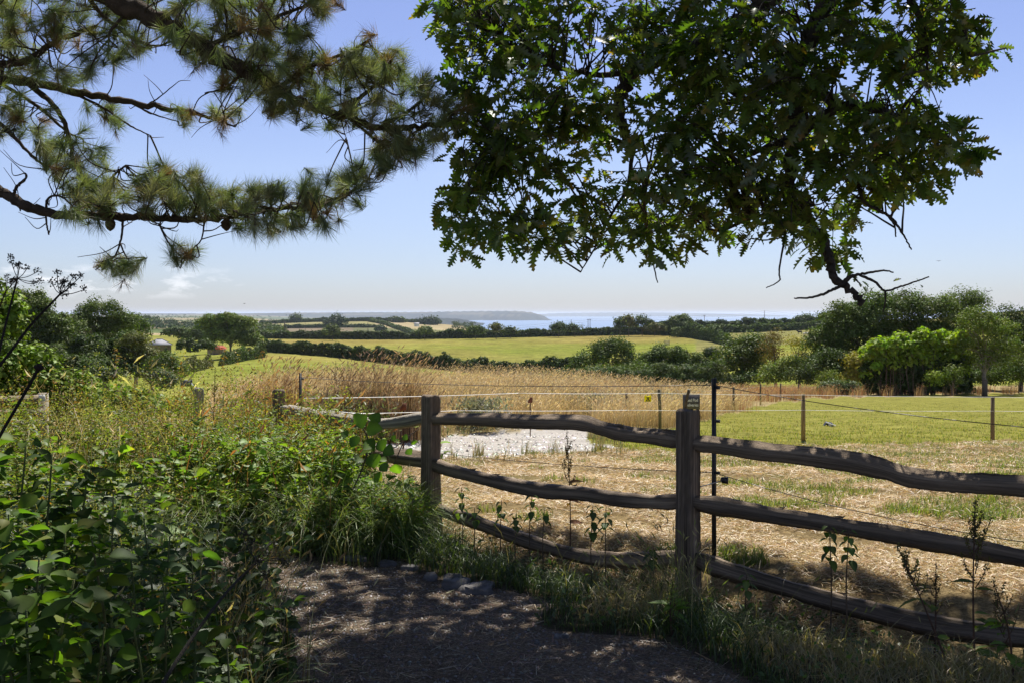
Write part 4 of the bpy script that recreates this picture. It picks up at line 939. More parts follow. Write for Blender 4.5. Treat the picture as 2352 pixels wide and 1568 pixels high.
b = MB(); box(b, cs, (39 * k, .02, 34 * k), 0, (.085, .08, .085)); b.build('board', M['plain'], e)
b = MB(); box(b, (cs[0], SY + .05, (cs[2] + zs) / 2), (.07, .05, cs[2] - zs + .1), 0, (.14, .11, .07)); b.build('stake', M['oldwood'], e)
text_mesh('lettering', 'Seed Pod', cs + [0.005, -.016, .042], .105, 0, M['white'], e); text_mesh('lettering', 'Deliveries', cs + [.005, -.016, -.075], .105, 0, M['white'], e)
e = empty('leaning_stick', P(1573, 940, 20), 'thin dark stick leaning across the delivery sign', 'stick')
b = MB(); a0 = P(1568, 1000, 20.5); a0[2] = gz(a0[0], 20.5); tube(b, spline([a0, P(1574, 938, 20.5), P(1582, 894, 20.5)], 3), .03, 7, (.1, .075, .045)); b.build('shaft', M['bark'], e)
b = MB(); tube(b, [P(1582, 894.5, 20.5), P(1582.3, 893, 20.5)], .031, 8, (.6, .57, .5)); b.build('cut_end', M['plain'], e)
YS = 21.0; k = YS / FX; cs = P(1488, 915, YS)
e = empty('warning_sign', cs, 'small yellow electric fence warning sign hanging on the white tape', 'sign')
b = MB(); box(b, cs, (16.5 * k, .006, 13 * k), .08, (.85, .72, .0)); b.build('plate', M['plain'], e)
for dx in (-5.5, 5.5):
    b = MB(); box(b, cs + [dx * k, 0, 7.4 * k], (4 * k, .006, 2.4 * k), .08, (.85, .72, .0)); b.build('hook', M['plain'], e)
b = MB(); yy = -.008
F = lambda pts, r: tube(b, np.array([(x * k, yy, z * k) for x, z in pts]) + cs, r, 4, (.02, .02, .02))
F([(-4.5, -4.2), (-1.5, -1), (0, .8), (1.5, -1), (4.5, -4.4)], .008); F([(0, .8), (1.2, 2.0)], .012); F([(-3, 1.2), (0, .8), (2.6, 1.6)], .006); F([(-5.5, -4.9), (5.5, -5.1)], .006); F([(-3.5, 3.6), (3.5, 3.8)], .005)
b.build('symbol', M['black'], e)
def marker(x, y, Y, wpx, hpx, label, tilt):
    c0 = P(x, y, Y); z0 = float(gz(c0[0], Y)); k = Y / FX; e = empty('rusty_marker', (c0[0], Y, z0), label, 'marker', 'rusty marker plates'); b = MB()
    v = np.array([(-.5, -.5), (.5, -.4), (.5, .5), (.0, .5), (-.5, -.1)]) * [wpx * k, hpx * k]
    d3 = [np.array([x_, s_ * .02, z_]) for s_ in (-1, 1) for x_, z_ in v]; vv = np.array(d3); vv[:, 0] *= math.cos(tilt); vv[:, 1] += vv[:, 0] * math.sin(tilt); vv += c0
    b.add(vv, [np.array([[0, 1, 2, 3, 4], [9, 8, 7, 6, 5]]), np.array([[i, i + 5, (i + 1) % 5 + 5, (i + 1) % 5] for i in range(5)])], (.15, .055, .03)); b.build('plate', M['stone'], e)
    b = MB(); tube(b, [(c0[0], Y + .03, z0 - .1), (c0[0], Y + .03, c0[2])], .014, 6, (.1, .05, .03)); b.build('rod', M['bark'], e)
marker(926, 934, 15.2, 14, 17, 'rust red plate on a rod left of the near fence post', .3); marker(1218, 918, 23, 11, 14, 'smaller dark rusty plate standing in the golden grass', -.3)
# crumpled dark thing lying on the paddock
c0 = hit(1904, 978, 10, 60); e = empty('crumpled_bag', c0, 'crumpled dark blue and white bag lying on the paddock grass', 'bag')
b = MB(); g = np.linspace(-1, 1, 9); gx, gy = np.meshgrid(g, g); hh_ = (1 - gx ** 4) * (1 - gy ** 4) * (.07 + .05 * np.sin(gx * 4 + gy * 3) + .02 * RNG.normal(size=gx.shape)) + .01
hh_ += .09 * np.exp(-((gx + .6) / .3) ** 2)
v = np.stack([c0[0] + gx * .155, c0[1] + gy * .12, c0[2] + hh_], -1).reshape(-1, 3); ii = np.arange(81).reshape(9, 9)
b.add(v, [np.stack([ii[:-1, :-1], ii[:-1, 1:], ii[1:, 1:], ii[1:, :-1]], -1).reshape(-1, 4)], (.02, .025, .05)); b.build('fabric', M['plain'], e)
b = MB(); tube(b, spline([c0 + [-.13, -.1, .14], c0 + [-.02, -.14, .1], c0 + [.13, -.12, .05]], 4), .018, 6, (.7, .7, .72)); tube(b, [c0 + [.12, -.1, .03], c0 + [.165, -.08, .03]], .03, 6, (.65, .66, .7)); b.build('white_panel', M['plain'], e)
# stones along the path edge
def stone(x, y, sx_, sy_, sz_, label, rot=0, col=(.15, .14, .13)):
    c0 = hit(x, y, 2, 20); b = MB(); n1, n2 = 10, 7; V = []
    for i in range(n2):
        ph = -math.pi / 2 + math.pi * i / (n2 - 1)
        for j in range(n1):
            th = 2 * math.pi * j / n1 + rot; cx_ = abs(math.cos(th)) ** .6 * math.copysign(1, math.cos(th)); sy2 = abs(math.sin(th)) ** .6 * math.copysign(1, math.sin(th))
            rr = .8 * abs(math.cos(ph)) ** .35 * (1 + .16 * math.sin(3 * th + x) + .12 * RNG.normal())
            V.append((c0[0] + sx_ * rr * cx_ / 1.2, c0[1] + sy_ * rr * sy2 / 1.2, c0[2] + sz_ * .05 + sz_ * math.copysign(abs(math.sin(ph)) ** .3, math.sin(ph)) * .7 * (1 + .15 * RNG.normal()) * (1 + .12 * math.sin(2 * th + y))))
    ii = np.arange(n1 * n2).reshape(n2, n1); jj = np.roll(ii, -1, 1)
    b.add(np.array(V), [np.stack([ii[:-1], jj[:-1], jj[1:], ii[1:]], -1).reshape(-1, 4)], col); tag(b.build('stone', M['stone'], smooth=False), label, 'stone', 'stones along the path edge')
for a in ((1045, 1343, .13, .16, .07, 'large split stone with a pale corner at the path edge'), (1098, 1356, .15, .14, .05, 'flat dark stone slab right of the split stone'), (990, 1330, .07, .06, .05, 'small dark stone left of the split stone'),
          (938, 1307, .08, .06, .04, 'rounded stone beneath the near fence post weeds'), (890, 1298, .09, .06, .04, 'low stone under the brown dead stems'), (815, 1285, .12, .06, .035, 'wide flat stone below the middle of the weed bank'),
          (700, 1265, .11, .06, .04, 'sunlit pale stone at the back of the path'), (522, 1222, .12, .07, .05, 'pale stone showing under the left weeds'), (1232, 1476, .025, .02, .025, 'small white pebble alone on the path'), (2155, 1460, .09, .05, .03, 'grey stone in the dry grass under the bottom rail'),
          (1290, 1462, .06, .04, .02, 'thin flat stone at the verge edge'), (2140, 1500, .08, .05, .03, 'half buried stone near the bottom right weeds')):
    stone(*a)

# ------------------------------------------------------------------ tall grass, hay, turf
def ground_samples(n, x0, x1, Y0, Y1, test=None, near=1.0):
    """points on the ground, spread evenly over frame columns and over 1/Y"""
    px = RNG.uniform(x0, x1, n); iy = RNG.uniform(1 / Y1 ** near, 1 / Y0 ** near, n); Y = (1 / iy) ** (1 / near); X = (px - CX) / FX * Y
    if test is not None:
        k = test(X, Y); X, Y = X[k], Y[k]
    return X, Y
def zsel(*ids): return lambda X, Y: np.isin(zones(X, Y)[0], ids)
def tall_grass(mb, X, Y, hlo, hhi, wd, cols, lean=.5, seg=3, head=True, wind=.4, hcol=None, hs=1.0):
    n = len(X); base = onground(X, Y); h = RNG.uniform(hlo, hhi, n); yaw = RNG.normal(wind, 1.3, n)
    c = vary(pick(cols, n), n, .18, .04)
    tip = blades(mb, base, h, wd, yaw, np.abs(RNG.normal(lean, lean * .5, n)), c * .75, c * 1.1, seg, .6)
    if head:
        d = np.stack([np.cos(yaw) * .8, np.sin(yaw) * .8, np.full(n, .75)], 1); L = hs * RNG.uniform(.05, .11, n) * np.clip(Y / 14, .7, 1.4)
        scatter(mb, KITE[0], KITE[1], tip - d * .03, d, rdir(n), L, L * .13 + wd * .6, vary(pick(hcol if hcol is not None else cols, n), n, .18, .04) * 1.1, 0)
GOLD = [(.60, .49, .27), (.54, .41, .19), (.68, .57, .34), (.43, .32, .15), (.58, .46, .25)]
b = MB()
def goldtest(X, Y):
    z, px, py = zones(X, Y)
    return (z == 5) & (px > 470) & (Y < 57) & (py < 985) & ~inpoly(px, py, [(850, 1000), (850, 1015), (1360, 1015), (1360, 960), (1240, 975), (1120, 984), (990, 996)])
X, Y = ground_samples(90000, 480, 1800, 24, 56, goldtest, .5)
clump = .55 + .45 * np.clip(sn(X, Y, 1.6, .3) + .5 * sn(X, Y, .6, 2), -1, 1)
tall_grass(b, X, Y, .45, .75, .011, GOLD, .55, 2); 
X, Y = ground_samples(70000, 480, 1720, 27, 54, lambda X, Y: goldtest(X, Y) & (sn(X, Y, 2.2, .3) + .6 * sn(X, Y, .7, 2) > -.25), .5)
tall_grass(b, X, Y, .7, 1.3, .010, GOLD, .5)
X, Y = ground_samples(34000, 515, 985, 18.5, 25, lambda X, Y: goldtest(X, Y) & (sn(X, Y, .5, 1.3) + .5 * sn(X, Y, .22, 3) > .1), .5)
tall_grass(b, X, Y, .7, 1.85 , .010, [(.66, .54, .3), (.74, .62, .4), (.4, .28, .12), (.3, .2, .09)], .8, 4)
tag(b.build('tall_grass', M['straw']), kind='stuff')
b = MB()   # darker dry stalks, thistles and dock patches within the golden grass
for (x, Yc, r, n, h, cols) in ((640, 20.5, .45, 900, 1.8, [(.22, .13, .06), (.3, .2, .08)]), (775, 20.5, .4, 800, 1.7, [(.15, .1, .06), (.2, .14, .07)]), (850, 20.5, .32, 700, 2.0, [(.18, .12, .07), (.26, .18, .09)]), (935, 20.5, .16, 500, 1.85, [(.2, .13, .06), (.28, .2, .1)]), (905, 20.5, .6, 600, 1.2, [(.2, .12, .06)]),
                               (700, 23, .6, 700, 1.1, [(.2, .15, .07)]), (1060, 34, .9, 500, 1.3, [(.24, .17, .07), (.3, .24, .1)]), (1240, 38, 1.1, 700, 1.1, [(.2, .13, .06)]), (1430, 42, 1.5, 900, 1.1, [(.24, .12, .05)]), (1560, 44, 1.2, 700, 1.0, [(.3, .13, .05), (.22, .15, .06)]), (1650, 46, 1.2, 700, .9, [(.3, .12, .05)]), (1340, 38, .8, 500, 1.0, [(.2, .13, .06)]), (560, 24, .6, 600, 1.4, [(.3, .2, .09)])):
    Xc = (x - CX) / FX * Yc; X = Xc + RNG.normal(0, r * .6, n); Y = Yc + RNG.normal(0, r * .6, n)
    k = RNG.uniform(0, 1, n) < .5; X, Y = X[k], Y[k]; tall_grass(b, X, Y, h * .5, h * 1.0, .016, np.array(cols) * 1.25, .3, 3)
for (x, Yc, r, n, h) in ((800, 22, .9, 900, 1.0), (1110, 31, .8, 900, 1.0), (1085, 32, .5, 500, .9), (1390, 36, 1.0, 700, .8), (1500, 40, 1, 600, .8), (870, 22, .6, 500, .8), (1560, 38, .8, 500, .8)):
    Xc = (x - CX) / FX * Yc; X = Xc + RNG.normal(0, r * .5, n); Y = Yc + RNG.normal(0, r * .5, n)
    base = onground(X, Y); base[:, 2] += RNG.uniform(.1, h, n); scatter(b, KITE[0], KITE[1], base, rdir(n) + [0, 0, .7], rdir(n), .16, .07, vary((.2, .21, .12), n, .2, .05), 0)
    k = n // 8; base = onground(X[:k], Y[:k]); base[:, 2] += RNG.uniform(.4, h, k); scatter(b, KITE[0], KITE[1], base, rdir(k), rdir(k), .05, .05, vary((.6, .58, .5), k), 0)
for (x, Yc, r, n, h) in ((560, 20, .7, 700, .9), (690, 20.5, .6, 700, .9), (830, 20, .7, 900, 1.0), (760, 19.5, .5, 500, .7), (960, 23, .6, 600, .9), (1180, 36, 1.0, 600, .9), (1300, 37, .8, 500, .8)):
    Xc = (x - CX) / FX * Yc; X = Xc + RNG.normal(0, r * .5, n); Y = Yc + RNG.normal(0, r * .5, n); base = onground(X, Y); base[:, 2] += RNG.uniform(.05, h, n) * RNG.uniform(.4, 1.1, n)
    scatter(b, KITE[0], KITE[1], base, rdir(n) + [0, 0, .6], rdir(n), .13, .05, vary(pick([(.12, .16, .04), (.16, .17, .06), (.2, .15, .07)], n), n, .2, .05), 0)
tag(b.build('dry_weeds', M['straw']), kind='stuff')
b = MB()   # rough edge of the track: short greyish-green and straw grass
X, Y = ground_samples(16000, 700, 1430, 15.5, 33, lambda X, Y: (lambda z, px, py: (z == 5) & (py > 955) | (z == 4) & (px < 1500) & (py > 985))(*zones(X, Y)), .7)
tall_grass(b, X, Y, .1, .42, .012, [(.3, .25, .1), (.22, .21, .08), (.4, .3, .13), (.15, .19, .05)], .6, 2, False)
X, Y = ground_samples(2600, 960, 1480, 14, 19, lambda X, Y: (lambda z, px, py: (z != 2) & (np.abs(py - np.interp(px, [960, 1200, 1330, 1480], [1054, 1050, 1040, 1034])) < 7))(*zones(X, Y)))
tall_grass(b, X, Y, .04, .16, .012, [(.14, .19, .04), (.3, .26, .1)], .5, 2, False)
X, Y = ground_samples(14000, 1640, 2420, 62, 96, lambda X, Y: zones(X, Y)[0] == 5)
tall_grass(b, X, Y, .4, .95, .03, [(.36, .2, .09), (.42, .28, .13), (.3, .13, .06), (.4, .3, .14)], .3, 2)
tag(b.build('rough_grass', M['straw']), kind='stuff')
b = MB()   # paddock turf
X, Y = ground_samples(52000, 1330, 2420, 11, 60, lambda X, Y: zones(X, Y)[0] == 4, .8)
n = len(X); c = vary(pick([(.23, .25, .05), (.28, .26, .075), (.17, .22, .04), (.36, .3, .11)], n), n)
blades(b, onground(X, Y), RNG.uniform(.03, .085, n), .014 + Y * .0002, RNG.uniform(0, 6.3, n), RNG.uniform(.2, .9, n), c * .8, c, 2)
tag(b.build('paddock_turf', M['grass']), kind='stuff')
b = MB()   # hay stubble: lying straw and green regrowth tufts
X, Y = ground_samples(400000, 820, 2420, 5.6, 22, lambda X, Y: (zones(X, Y)[0] == 3) & (RNG.uniform(0, 1, len(X)) < .52 + .5 * sn(X, Y, .38, 2) + .35 * sn(X, Y, .12, 5) + .35 * np.sin((X * .5 + Y) * 4.2 + sn(X, Y, .9, 2))), .85)
n = len(X); base = onground(X, Y); base[:, 2] += RNG.uniform(0, .035, n); yaw = RNG.uniform(0, 6.28, n) 
d = np.stack([np.cos(yaw), np.sin(yaw), RNG.normal(0, .22, n)], 1)
c = vary(pick([(.50, .37, .19), (.57, .44, .24), (.40, .28, .13), (.30, .21, .095), (.52, .41, .23)], n), n, .15)
L = RNG.uniform(.02, .085, n) * np.clip(Y / 9, .8, 1.7); scatter(b, np.array([(0, -.5, 0), (0, .5, 0), (.5, .5, .06), (.5, -.5, .06), (1, .3, 0), (1, -.3, 0)]), [np.array([(0, 1, 2, 3), (3, 2, 4, 5)])], base, d, rdir(n) + [0, 0, 1.2], L, .0018 + Y * .00025, c, 0)
# small heaps and hollows in the hay
X, Y = ground_samples(38000, 900, 2420, 6, 20, lambda X, Y: (zones(X, Y)[0] == 3) & (sn(X, Y, .35, 3) + .8 * sn(X, Y, .16, 1) > .62), .85)
n = len(X); base = onground(X, Y); base[:, 2] += RNG.uniform(.0, .1, n); yaw = RNG.uniform(0, 6.28, n); d = np.stack([np.cos(yaw), np.sin(yaw), RNG.normal(0, .4, n)], 1)
c = vary(pick([(.42, .3, .16), (.3, .2, .1), (.52, .4, .22)], n), n, .15)
scatter(b, np.array([(0, -.5, 0), (0, .5, 0), (.5, .5, .1), (.5, -.5, .1), (1, .3, 0), (1, -.3, 0)]), [np.array([(0, 1, 2, 3), (3, 2, 4, 5)])], base, d, rdir(n) + [0, 0, 1], RNG.uniform(.04, .12, n) * np.clip(Y / 9, .8, 1.6), .0018 + Y * .00025, c, 0)
tag(b.build('hay', M['straw']), kind='stuff')
b = MB()
X, Y = ground_samples(90000, 880, 2420, 6.5, 22, lambda X, Y: (zones(X, Y)[0] == 3) & (sn(X, Y, .55, 7) + .7 * sn(X, Y, .2, 4) + .25 * (proj(X, Y)[0] > 1650) - .6 * (proj(X, Y)[0] < 1450) + .5 * (proj(X, Y)[1] < 1070) - .5 * (proj(X, Y)[1] > 1200) > .42), .85)
n = len(X); c = vary(pick([(.14, .21, .035), (.2, .25, .05), (.3, .28, .09)], n), n)
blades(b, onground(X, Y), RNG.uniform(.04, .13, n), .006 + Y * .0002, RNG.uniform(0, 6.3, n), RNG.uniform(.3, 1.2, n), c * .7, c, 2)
tag(b.build('regrowth_grass', M['grass']), kind='stuff')
# loose stones of the gravel track, litter on the path
b = MB(); X, Y = ground_samples(5200, 640, 1440, 14, 34, zsel(2), .8); n = len(X)
ico = np.array([(0, 0, .5), (.5, .1, .1), (.1, .5, .05), (-.5, .05, .1), (0, -.5, .0), (.35, -.3, .25)]); icf = [np.array([(0, 1, 2), (0, 2, 3), (0, 3, 4), (0, 4, 5), (0, 5, 1), (1, 5, 4)])]
sz = RNG.uniform(.02, .055, n) * RNG.choice([.7, 1, 1.5], n); yaw = RNG.uniform(0, 6.28, n)
scatter(b, ico, icf, onground(X, Y), np.stack([np.cos(yaw), np.sin(yaw), 0 * yaw], 1), np.tile([0, 0, 1.], (n, 1)), sz, sz, vary(pick([(.58, .55, .5), (.45, .42, .38), (.2, .18, .16), (.66, .63, .6)], n), n), 0)
tag(b.build('gravel', M['stone']), kind='stuff')
b = MB(); 
rx = RNG.uniform(-2.5, 1.5, 15000); ry = RNG.uniform(4.2, 7.2, 15000); k = zones(rx, ry)[0] == 1; X, Y = rx[k], ry[k]; n = len(X); yaw = RNG.uniform(0, 6.28, n); base = onground(X, Y); base[:, 2] += RNG.uniform(.001, .012, n)
d = np.stack([np.cos(yaw), np.sin(yaw), RNG.normal(0, .06, n)], 1); L = RNG.uniform(.02, .12, n)
scatter(b, np.array([(0, -.5, 0), (0, .5, 0), (1, .5, 0), (1, -.5, 0)]), [np.array([(0, 1, 2, 3)])], base, d, rdir(n) * .3 + [0, 0, 1], L, RNG.choice([.0018, .003, .009], n, p=[.6, .36, .04]), vary(pick([(.2, .12, .07), (.32, .22, .13), (.12, .08, .055), (.4, .33, .22)], n), n, .2), 0)
rx = RNG.uniform(-2.5, 1.5, 9000); ry = RNG.uniform(4.2, 7.2, 9000); k = zones(rx, ry)[0] == 1; X, Y = rx[k], ry[k]; n = len(X); yaw = RNG.uniform(0, 6.28, n); sz = RNG.uniform(.006, .022, n)
scatter(b, ico, icf, onground(X, Y), np.stack([np.cos(yaw), np.sin(yaw), 0 * yaw], 1), np.tile([0, 0, 1.], (n, 1)), sz, sz, vary(pick([(.2, .18, .16), (.15, .13, .115), (.28, .25, .22)], n), n), 0)
tag(b.build('path_litter', M['straw']), kind='stuff')

# ------------------------------------------------------------------ verge grass and weed bank
def fence_y(X): return np.interp(X, [-6, -3.78, -2.34, -.64, 1.08, 2.62, 6], [13, 11.6, 10, 7.86, 6.1, 5.1, 3.2])
VG = [(.055, .095, .02), (.08, .12, .025), (.10, .13, .035), (.05, .075, .02)]
b = MB()
def verge(n, x0, x1, y0, y1, test): 
    X = RNG.uniform(x0, x1, n); Y = RNG.uniform(y0, y1, n); k = test(X, Y); return X[k], Y[k]
X, Y = verge(52000, -.9, 3.4, 3.8, 8.2, lambda X, Y: (zones(X, Y)[0] != 1) & (Y < fence_y(X) + .42 - .1 * X) & (Y > 4.1) & (RNG.uniform(0, 1, len(X)) < .62 + .4 * sn(X, Y, .3, 1)))
n = len(X); hmax = np.where(Y > fence_y(X) - .45, .62, 1.) * np.clip(.07 + .075 * (1 + sn(X, Y, .25, 2)) + .1 * np.exp(-((X - .9) / .3) ** 2) + .10 * np.exp(-((X + .5) / .35) ** 2) + .04 * (Y < fence_y(X) - .5), .05, .34)
dry = (sn(X, Y, .45, 5) + .35 * (X - 1.2) > .35)[:, None]
c = np.where(dry, vary(pick([(.33, .26, .13), (.42, .33, .17), (.25, .22, .09)], n), n), vary(pick(VG, n), n))
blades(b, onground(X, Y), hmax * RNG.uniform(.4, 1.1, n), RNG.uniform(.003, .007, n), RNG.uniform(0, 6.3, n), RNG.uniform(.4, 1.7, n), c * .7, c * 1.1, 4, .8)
# fine-leaved herbs mixed into the verge
X, Y = verge(9000, -.8, 3.4, 4.2, 8, lambda X, Y: (zones(X, Y)[0] != 1) & (Y < fence_y(X) + .2) & (sn(X, Y, .28, 8) > .15))
n = len(X); base = onground(X, Y); base[:, 2] += RNG.uniform(.02, .16, n); scatter(b, KITE[0], KITE[1], base, rdir(n) + [0, 0, .4], rdir(n) + [0, 0, .6], RNG.uniform(.02, .05, n), RNG.uniform(.012, .03, n), vary(pick([(.08, .13, .03), (.12, .16, .04), (.09, .12, .05)], n), n), 0)
X, Y = verge(500, -.6, 3, 4.4, 8, lambda X, Y: (zones(X, Y)[0] != 1) & (Y < fence_y(X) + .2))
k = RNG.uniform(0, 1, len(X)) < .3; tall_grass(b, X[k], Y[k], .28, .52, .004, [(.32, .27, .12), (.4, .32, .17), (.2, .2, .07)], .7, 5)
tag(b.build('verge_grass', M['grass']), kind='stuff')

def weed_stems(mb, X, Y, hlo, hhi, leafc, seedc, nleaf, nseed, ll=(.04, .09), lean=.35, leafshape=LANCE, seedstart=.5, wl=.9):
    n = len(X); base = onground(X, Y); h = RNG.uniform(hlo, hhi, n); yaw = RNG.uniform(0, 6.28, n); le = np.abs(RNG.normal(lean * .6, lean * .4, n))
    c = vary(pick([(.14, .15, .05), (.22, .18, .08), (.16, .1, .05)], n), n)
    blades(mb, base, h, .006, yaw, le, c, c, 3, .65)
    def at(i, t):
        ang = le[i] * (.35 * t + .65 * t * t)
        dx = np.stack([np.cos(yaw[i]), np.sin(yaw[i]), 0 * t], 1)
        return base[i] + (h[i] * t)[:, None] * (dx * np.sin(ang)[:, None] + np.array([0, 0, 1.]) * np.cos(ang)[:, None])
    if nleaf:
        i = np.repeat(np.arange(n), nleaf); t = RNG.uniform(.06, .92, len(i)); p = at(i, t); a = RNG.uniform(0, 6.28, len(i))
        d = np.stack([np.cos(a), np.sin(a), RNG.uniform(-.2, .9, len(i))], 1); L = RNG.uniform(*ll, len(i)) * (1.25 - .6 * t)
        scatter(mb, leafshape[0], leafshape[1], p, d, np.array([0, 0, 1.]) + RNG.normal(0, .4, (len(i), 3)), L, L * wl, vary(pick(leafc, len(i)), len(i), .2, .06), 0)
    if nseed:
        i = np.repeat(np.arange(n), nseed); t = seedstart + (1 - seedstart) * RNG.uniform(0, 1, len(i)) ** .8; p = at(i, t)
        br = RNG.integers(0, 5, len(i)); a = yaw[i] + br * 2.4 + RNG.normal(0, .3, len(i)); out_ = RNG.uniform(0, 1, len(i)) * (1.08 - t) * .22
        p = p + np.stack([np.cos(a) * out_, np.sin(a) * out_, out_ * 1.1], 1) + RNG.normal(0, .006, (len(i), 3))
        scatter(mb, KITE[0], KITE[1], p, rdir(len(i)), rdir(len(i)), RNG.uniform(.010, .022, len(i)), RNG.uniform(.010, .02, len(i)), vary(pick(seedc, n)[i], len(i), .2, .05), 0)
GL = [(.085, .13, .024), (.13, .18, .03), (.175, .21, .04), (.11, .12, .035)]
SEED = [(.28, .27, .075), (.22, .24, .06), (.33, .25, .085), (.3, .15, .055), (.17, .19, .055)]
def bank(X, Y): return (zones(X, Y)[0] != 1) & (Y < fence_y(X) + .25) & (((X > -2.25) & (Y > 6.75)) | (X <= -2.25)) & (X < -.62 + .1 * np.sin(Y * 9))
b = MB()
X, Y = verge(3600, -5.6, -.6, 4.6, 11.5, lambda X, Y: bank(X, Y) & (X > -.58 * Y - .3) & (sn(X, Y, .42, 1) + .6 * sn(X, Y, .2, 5) > -.05))
front = np.where(X > -2.3, 6.8, 6.8 + (X + 2.3) * .9); hm = np.clip((.42 + .25 * (Y - front)) * (1 + .45 * sn(X, Y, .6, 3)), .28, 1.25); hm = np.where(X > -1.12, np.minimum(hm, .42), hm); k1 = hm > .8
weed_stems(b, X[k1], Y[k1], .62, 1.15, GL, SEED, 24, 44, seedstart=.5, lean=.3, ll=(.05, .12)); k2 = (~k1) & (hm > .5); weed_stems(b, X[k2], Y[k2], .4, .75, GL, SEED, 26, 22); k3 = hm <= .5; weed_stems(b, X[k3], Y[k3], .2, .48, GL, SEED, 26, 8)
X, Y = verge(900, -5.6, -1.2, 6.4, 11.5, lambda X, Y: bank(X, Y) & (sn(X, Y, .5, 2) > .1)); k = (Y > 7.6) & (X < -1.5); X, Y = X[k], Y[k]; weed_stems(b, X, Y, .95, 1.42, GL, SEED + [(.2, .13, .06), (.14, .1, .05)], 10, 64, seedstart=.5, lean=.25)
X, Y = verge(900, -2.6, -.65, 6.7, 9.4, bank); k = (Y > 7.4) & (X < -1.15); weed_stems(b, X[k], Y[k], .5, .95, [(.13, .2, .03), (.19, .25, .045), (.1, .17, .03)], SEED, 40, 12, (.05, .1), .5)
X, Y = X[Y <= 7.4], Y[Y <= 7.4]; weed_stems(b, X, Y, .2, .5, [(.13, .2, .03), (.19, .25, .045), (.1, .17, .03)], SEED, 40, 12, (.04, .085), .5)
X, Y = verge(260, -4.6, -.65, 6.5, 10.5, lambda X, Y: bank(X, Y) & (sn(X, Y, .5, 6) > -.3)); weed_stems(b, X, Y, .35, .85, [(.12, .19, .03), (.16, .23, .035), (.1, .15, .03)], SEED, 18, 0, (.08, .15), .6, OVATE)
tag(b.build('weed_bank', M['leaf']), kind='stuff')
b = MB()
X, Y = verge(15000, -5.2, -.6, 4.6, 11, lambda X, Y: bank(X, Y) & (X > -.58 * Y - .3)); n = len(X); c = vary(pick([(.09, .14, .03), (.14, .18, .04), (.3, .26, .11), (.11, .16, .05)], n), n)
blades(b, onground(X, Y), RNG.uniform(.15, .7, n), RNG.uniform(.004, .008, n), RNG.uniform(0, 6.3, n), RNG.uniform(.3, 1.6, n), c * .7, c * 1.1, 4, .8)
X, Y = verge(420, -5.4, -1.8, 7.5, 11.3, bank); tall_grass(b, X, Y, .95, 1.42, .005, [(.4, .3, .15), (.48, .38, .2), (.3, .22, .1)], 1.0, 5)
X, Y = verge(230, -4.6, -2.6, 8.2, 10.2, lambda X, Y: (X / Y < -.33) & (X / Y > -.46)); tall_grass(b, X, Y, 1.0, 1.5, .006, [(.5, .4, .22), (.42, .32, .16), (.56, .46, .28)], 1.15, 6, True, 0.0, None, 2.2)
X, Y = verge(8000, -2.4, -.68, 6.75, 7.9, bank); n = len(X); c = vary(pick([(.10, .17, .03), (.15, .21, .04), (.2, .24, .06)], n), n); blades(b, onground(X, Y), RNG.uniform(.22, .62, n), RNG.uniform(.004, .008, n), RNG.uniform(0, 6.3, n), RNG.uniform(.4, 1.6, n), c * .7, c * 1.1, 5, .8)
X, Y = verge(160, -2.6, -.7, 6.8, 9.0, bank); k = X < -1.2; X, Y = X[k], Y[k]; tall_grass(b, X, Y, .6, 1.1, .008, [(.32, .12, .05), (.4, .2, .07), (.22, .12, .05)], .25, 4, True, .4, None, 1.6)
# lower left: long grass and dry stalks beside the path
X, Y = verge(9000, -3.2, -.85, 2.6, 6.6, lambda X, Y: (zones(X, Y)[0] != 1) & (X < -.95 + .12 * np.sin(Y * 5))); n = len(X); c = vary(pick([(.06, .1, .025), (.09, .13, .035), (.2, .17, .08), (.07, .11, .04)], n), n)
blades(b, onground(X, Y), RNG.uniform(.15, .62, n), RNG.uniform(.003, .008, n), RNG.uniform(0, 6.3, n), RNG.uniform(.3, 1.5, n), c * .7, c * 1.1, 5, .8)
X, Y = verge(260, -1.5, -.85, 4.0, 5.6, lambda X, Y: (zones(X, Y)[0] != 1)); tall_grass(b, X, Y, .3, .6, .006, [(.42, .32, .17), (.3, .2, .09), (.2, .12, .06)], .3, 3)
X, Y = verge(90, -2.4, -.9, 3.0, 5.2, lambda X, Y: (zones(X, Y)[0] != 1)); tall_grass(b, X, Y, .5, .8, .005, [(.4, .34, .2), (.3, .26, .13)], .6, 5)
tag(b.build('long_grass', M['grass']), kind='stuff')
b = MB()
X, Y = verge(420, -3.2, -.9, 2.4, 6.4, lambda X, Y: (zones(X, Y)[0] != 1) & (X < -1.0)); weed_stems(b, X, Y, .35, .75, [(.06, .1, .025), (.09, .13, .03), (.07, .1, .04)], SEED, 20, 6, (.05, .1), .5, OVATE)
tag(b.build('low_weeds', M['leaf']), kind='stuff')
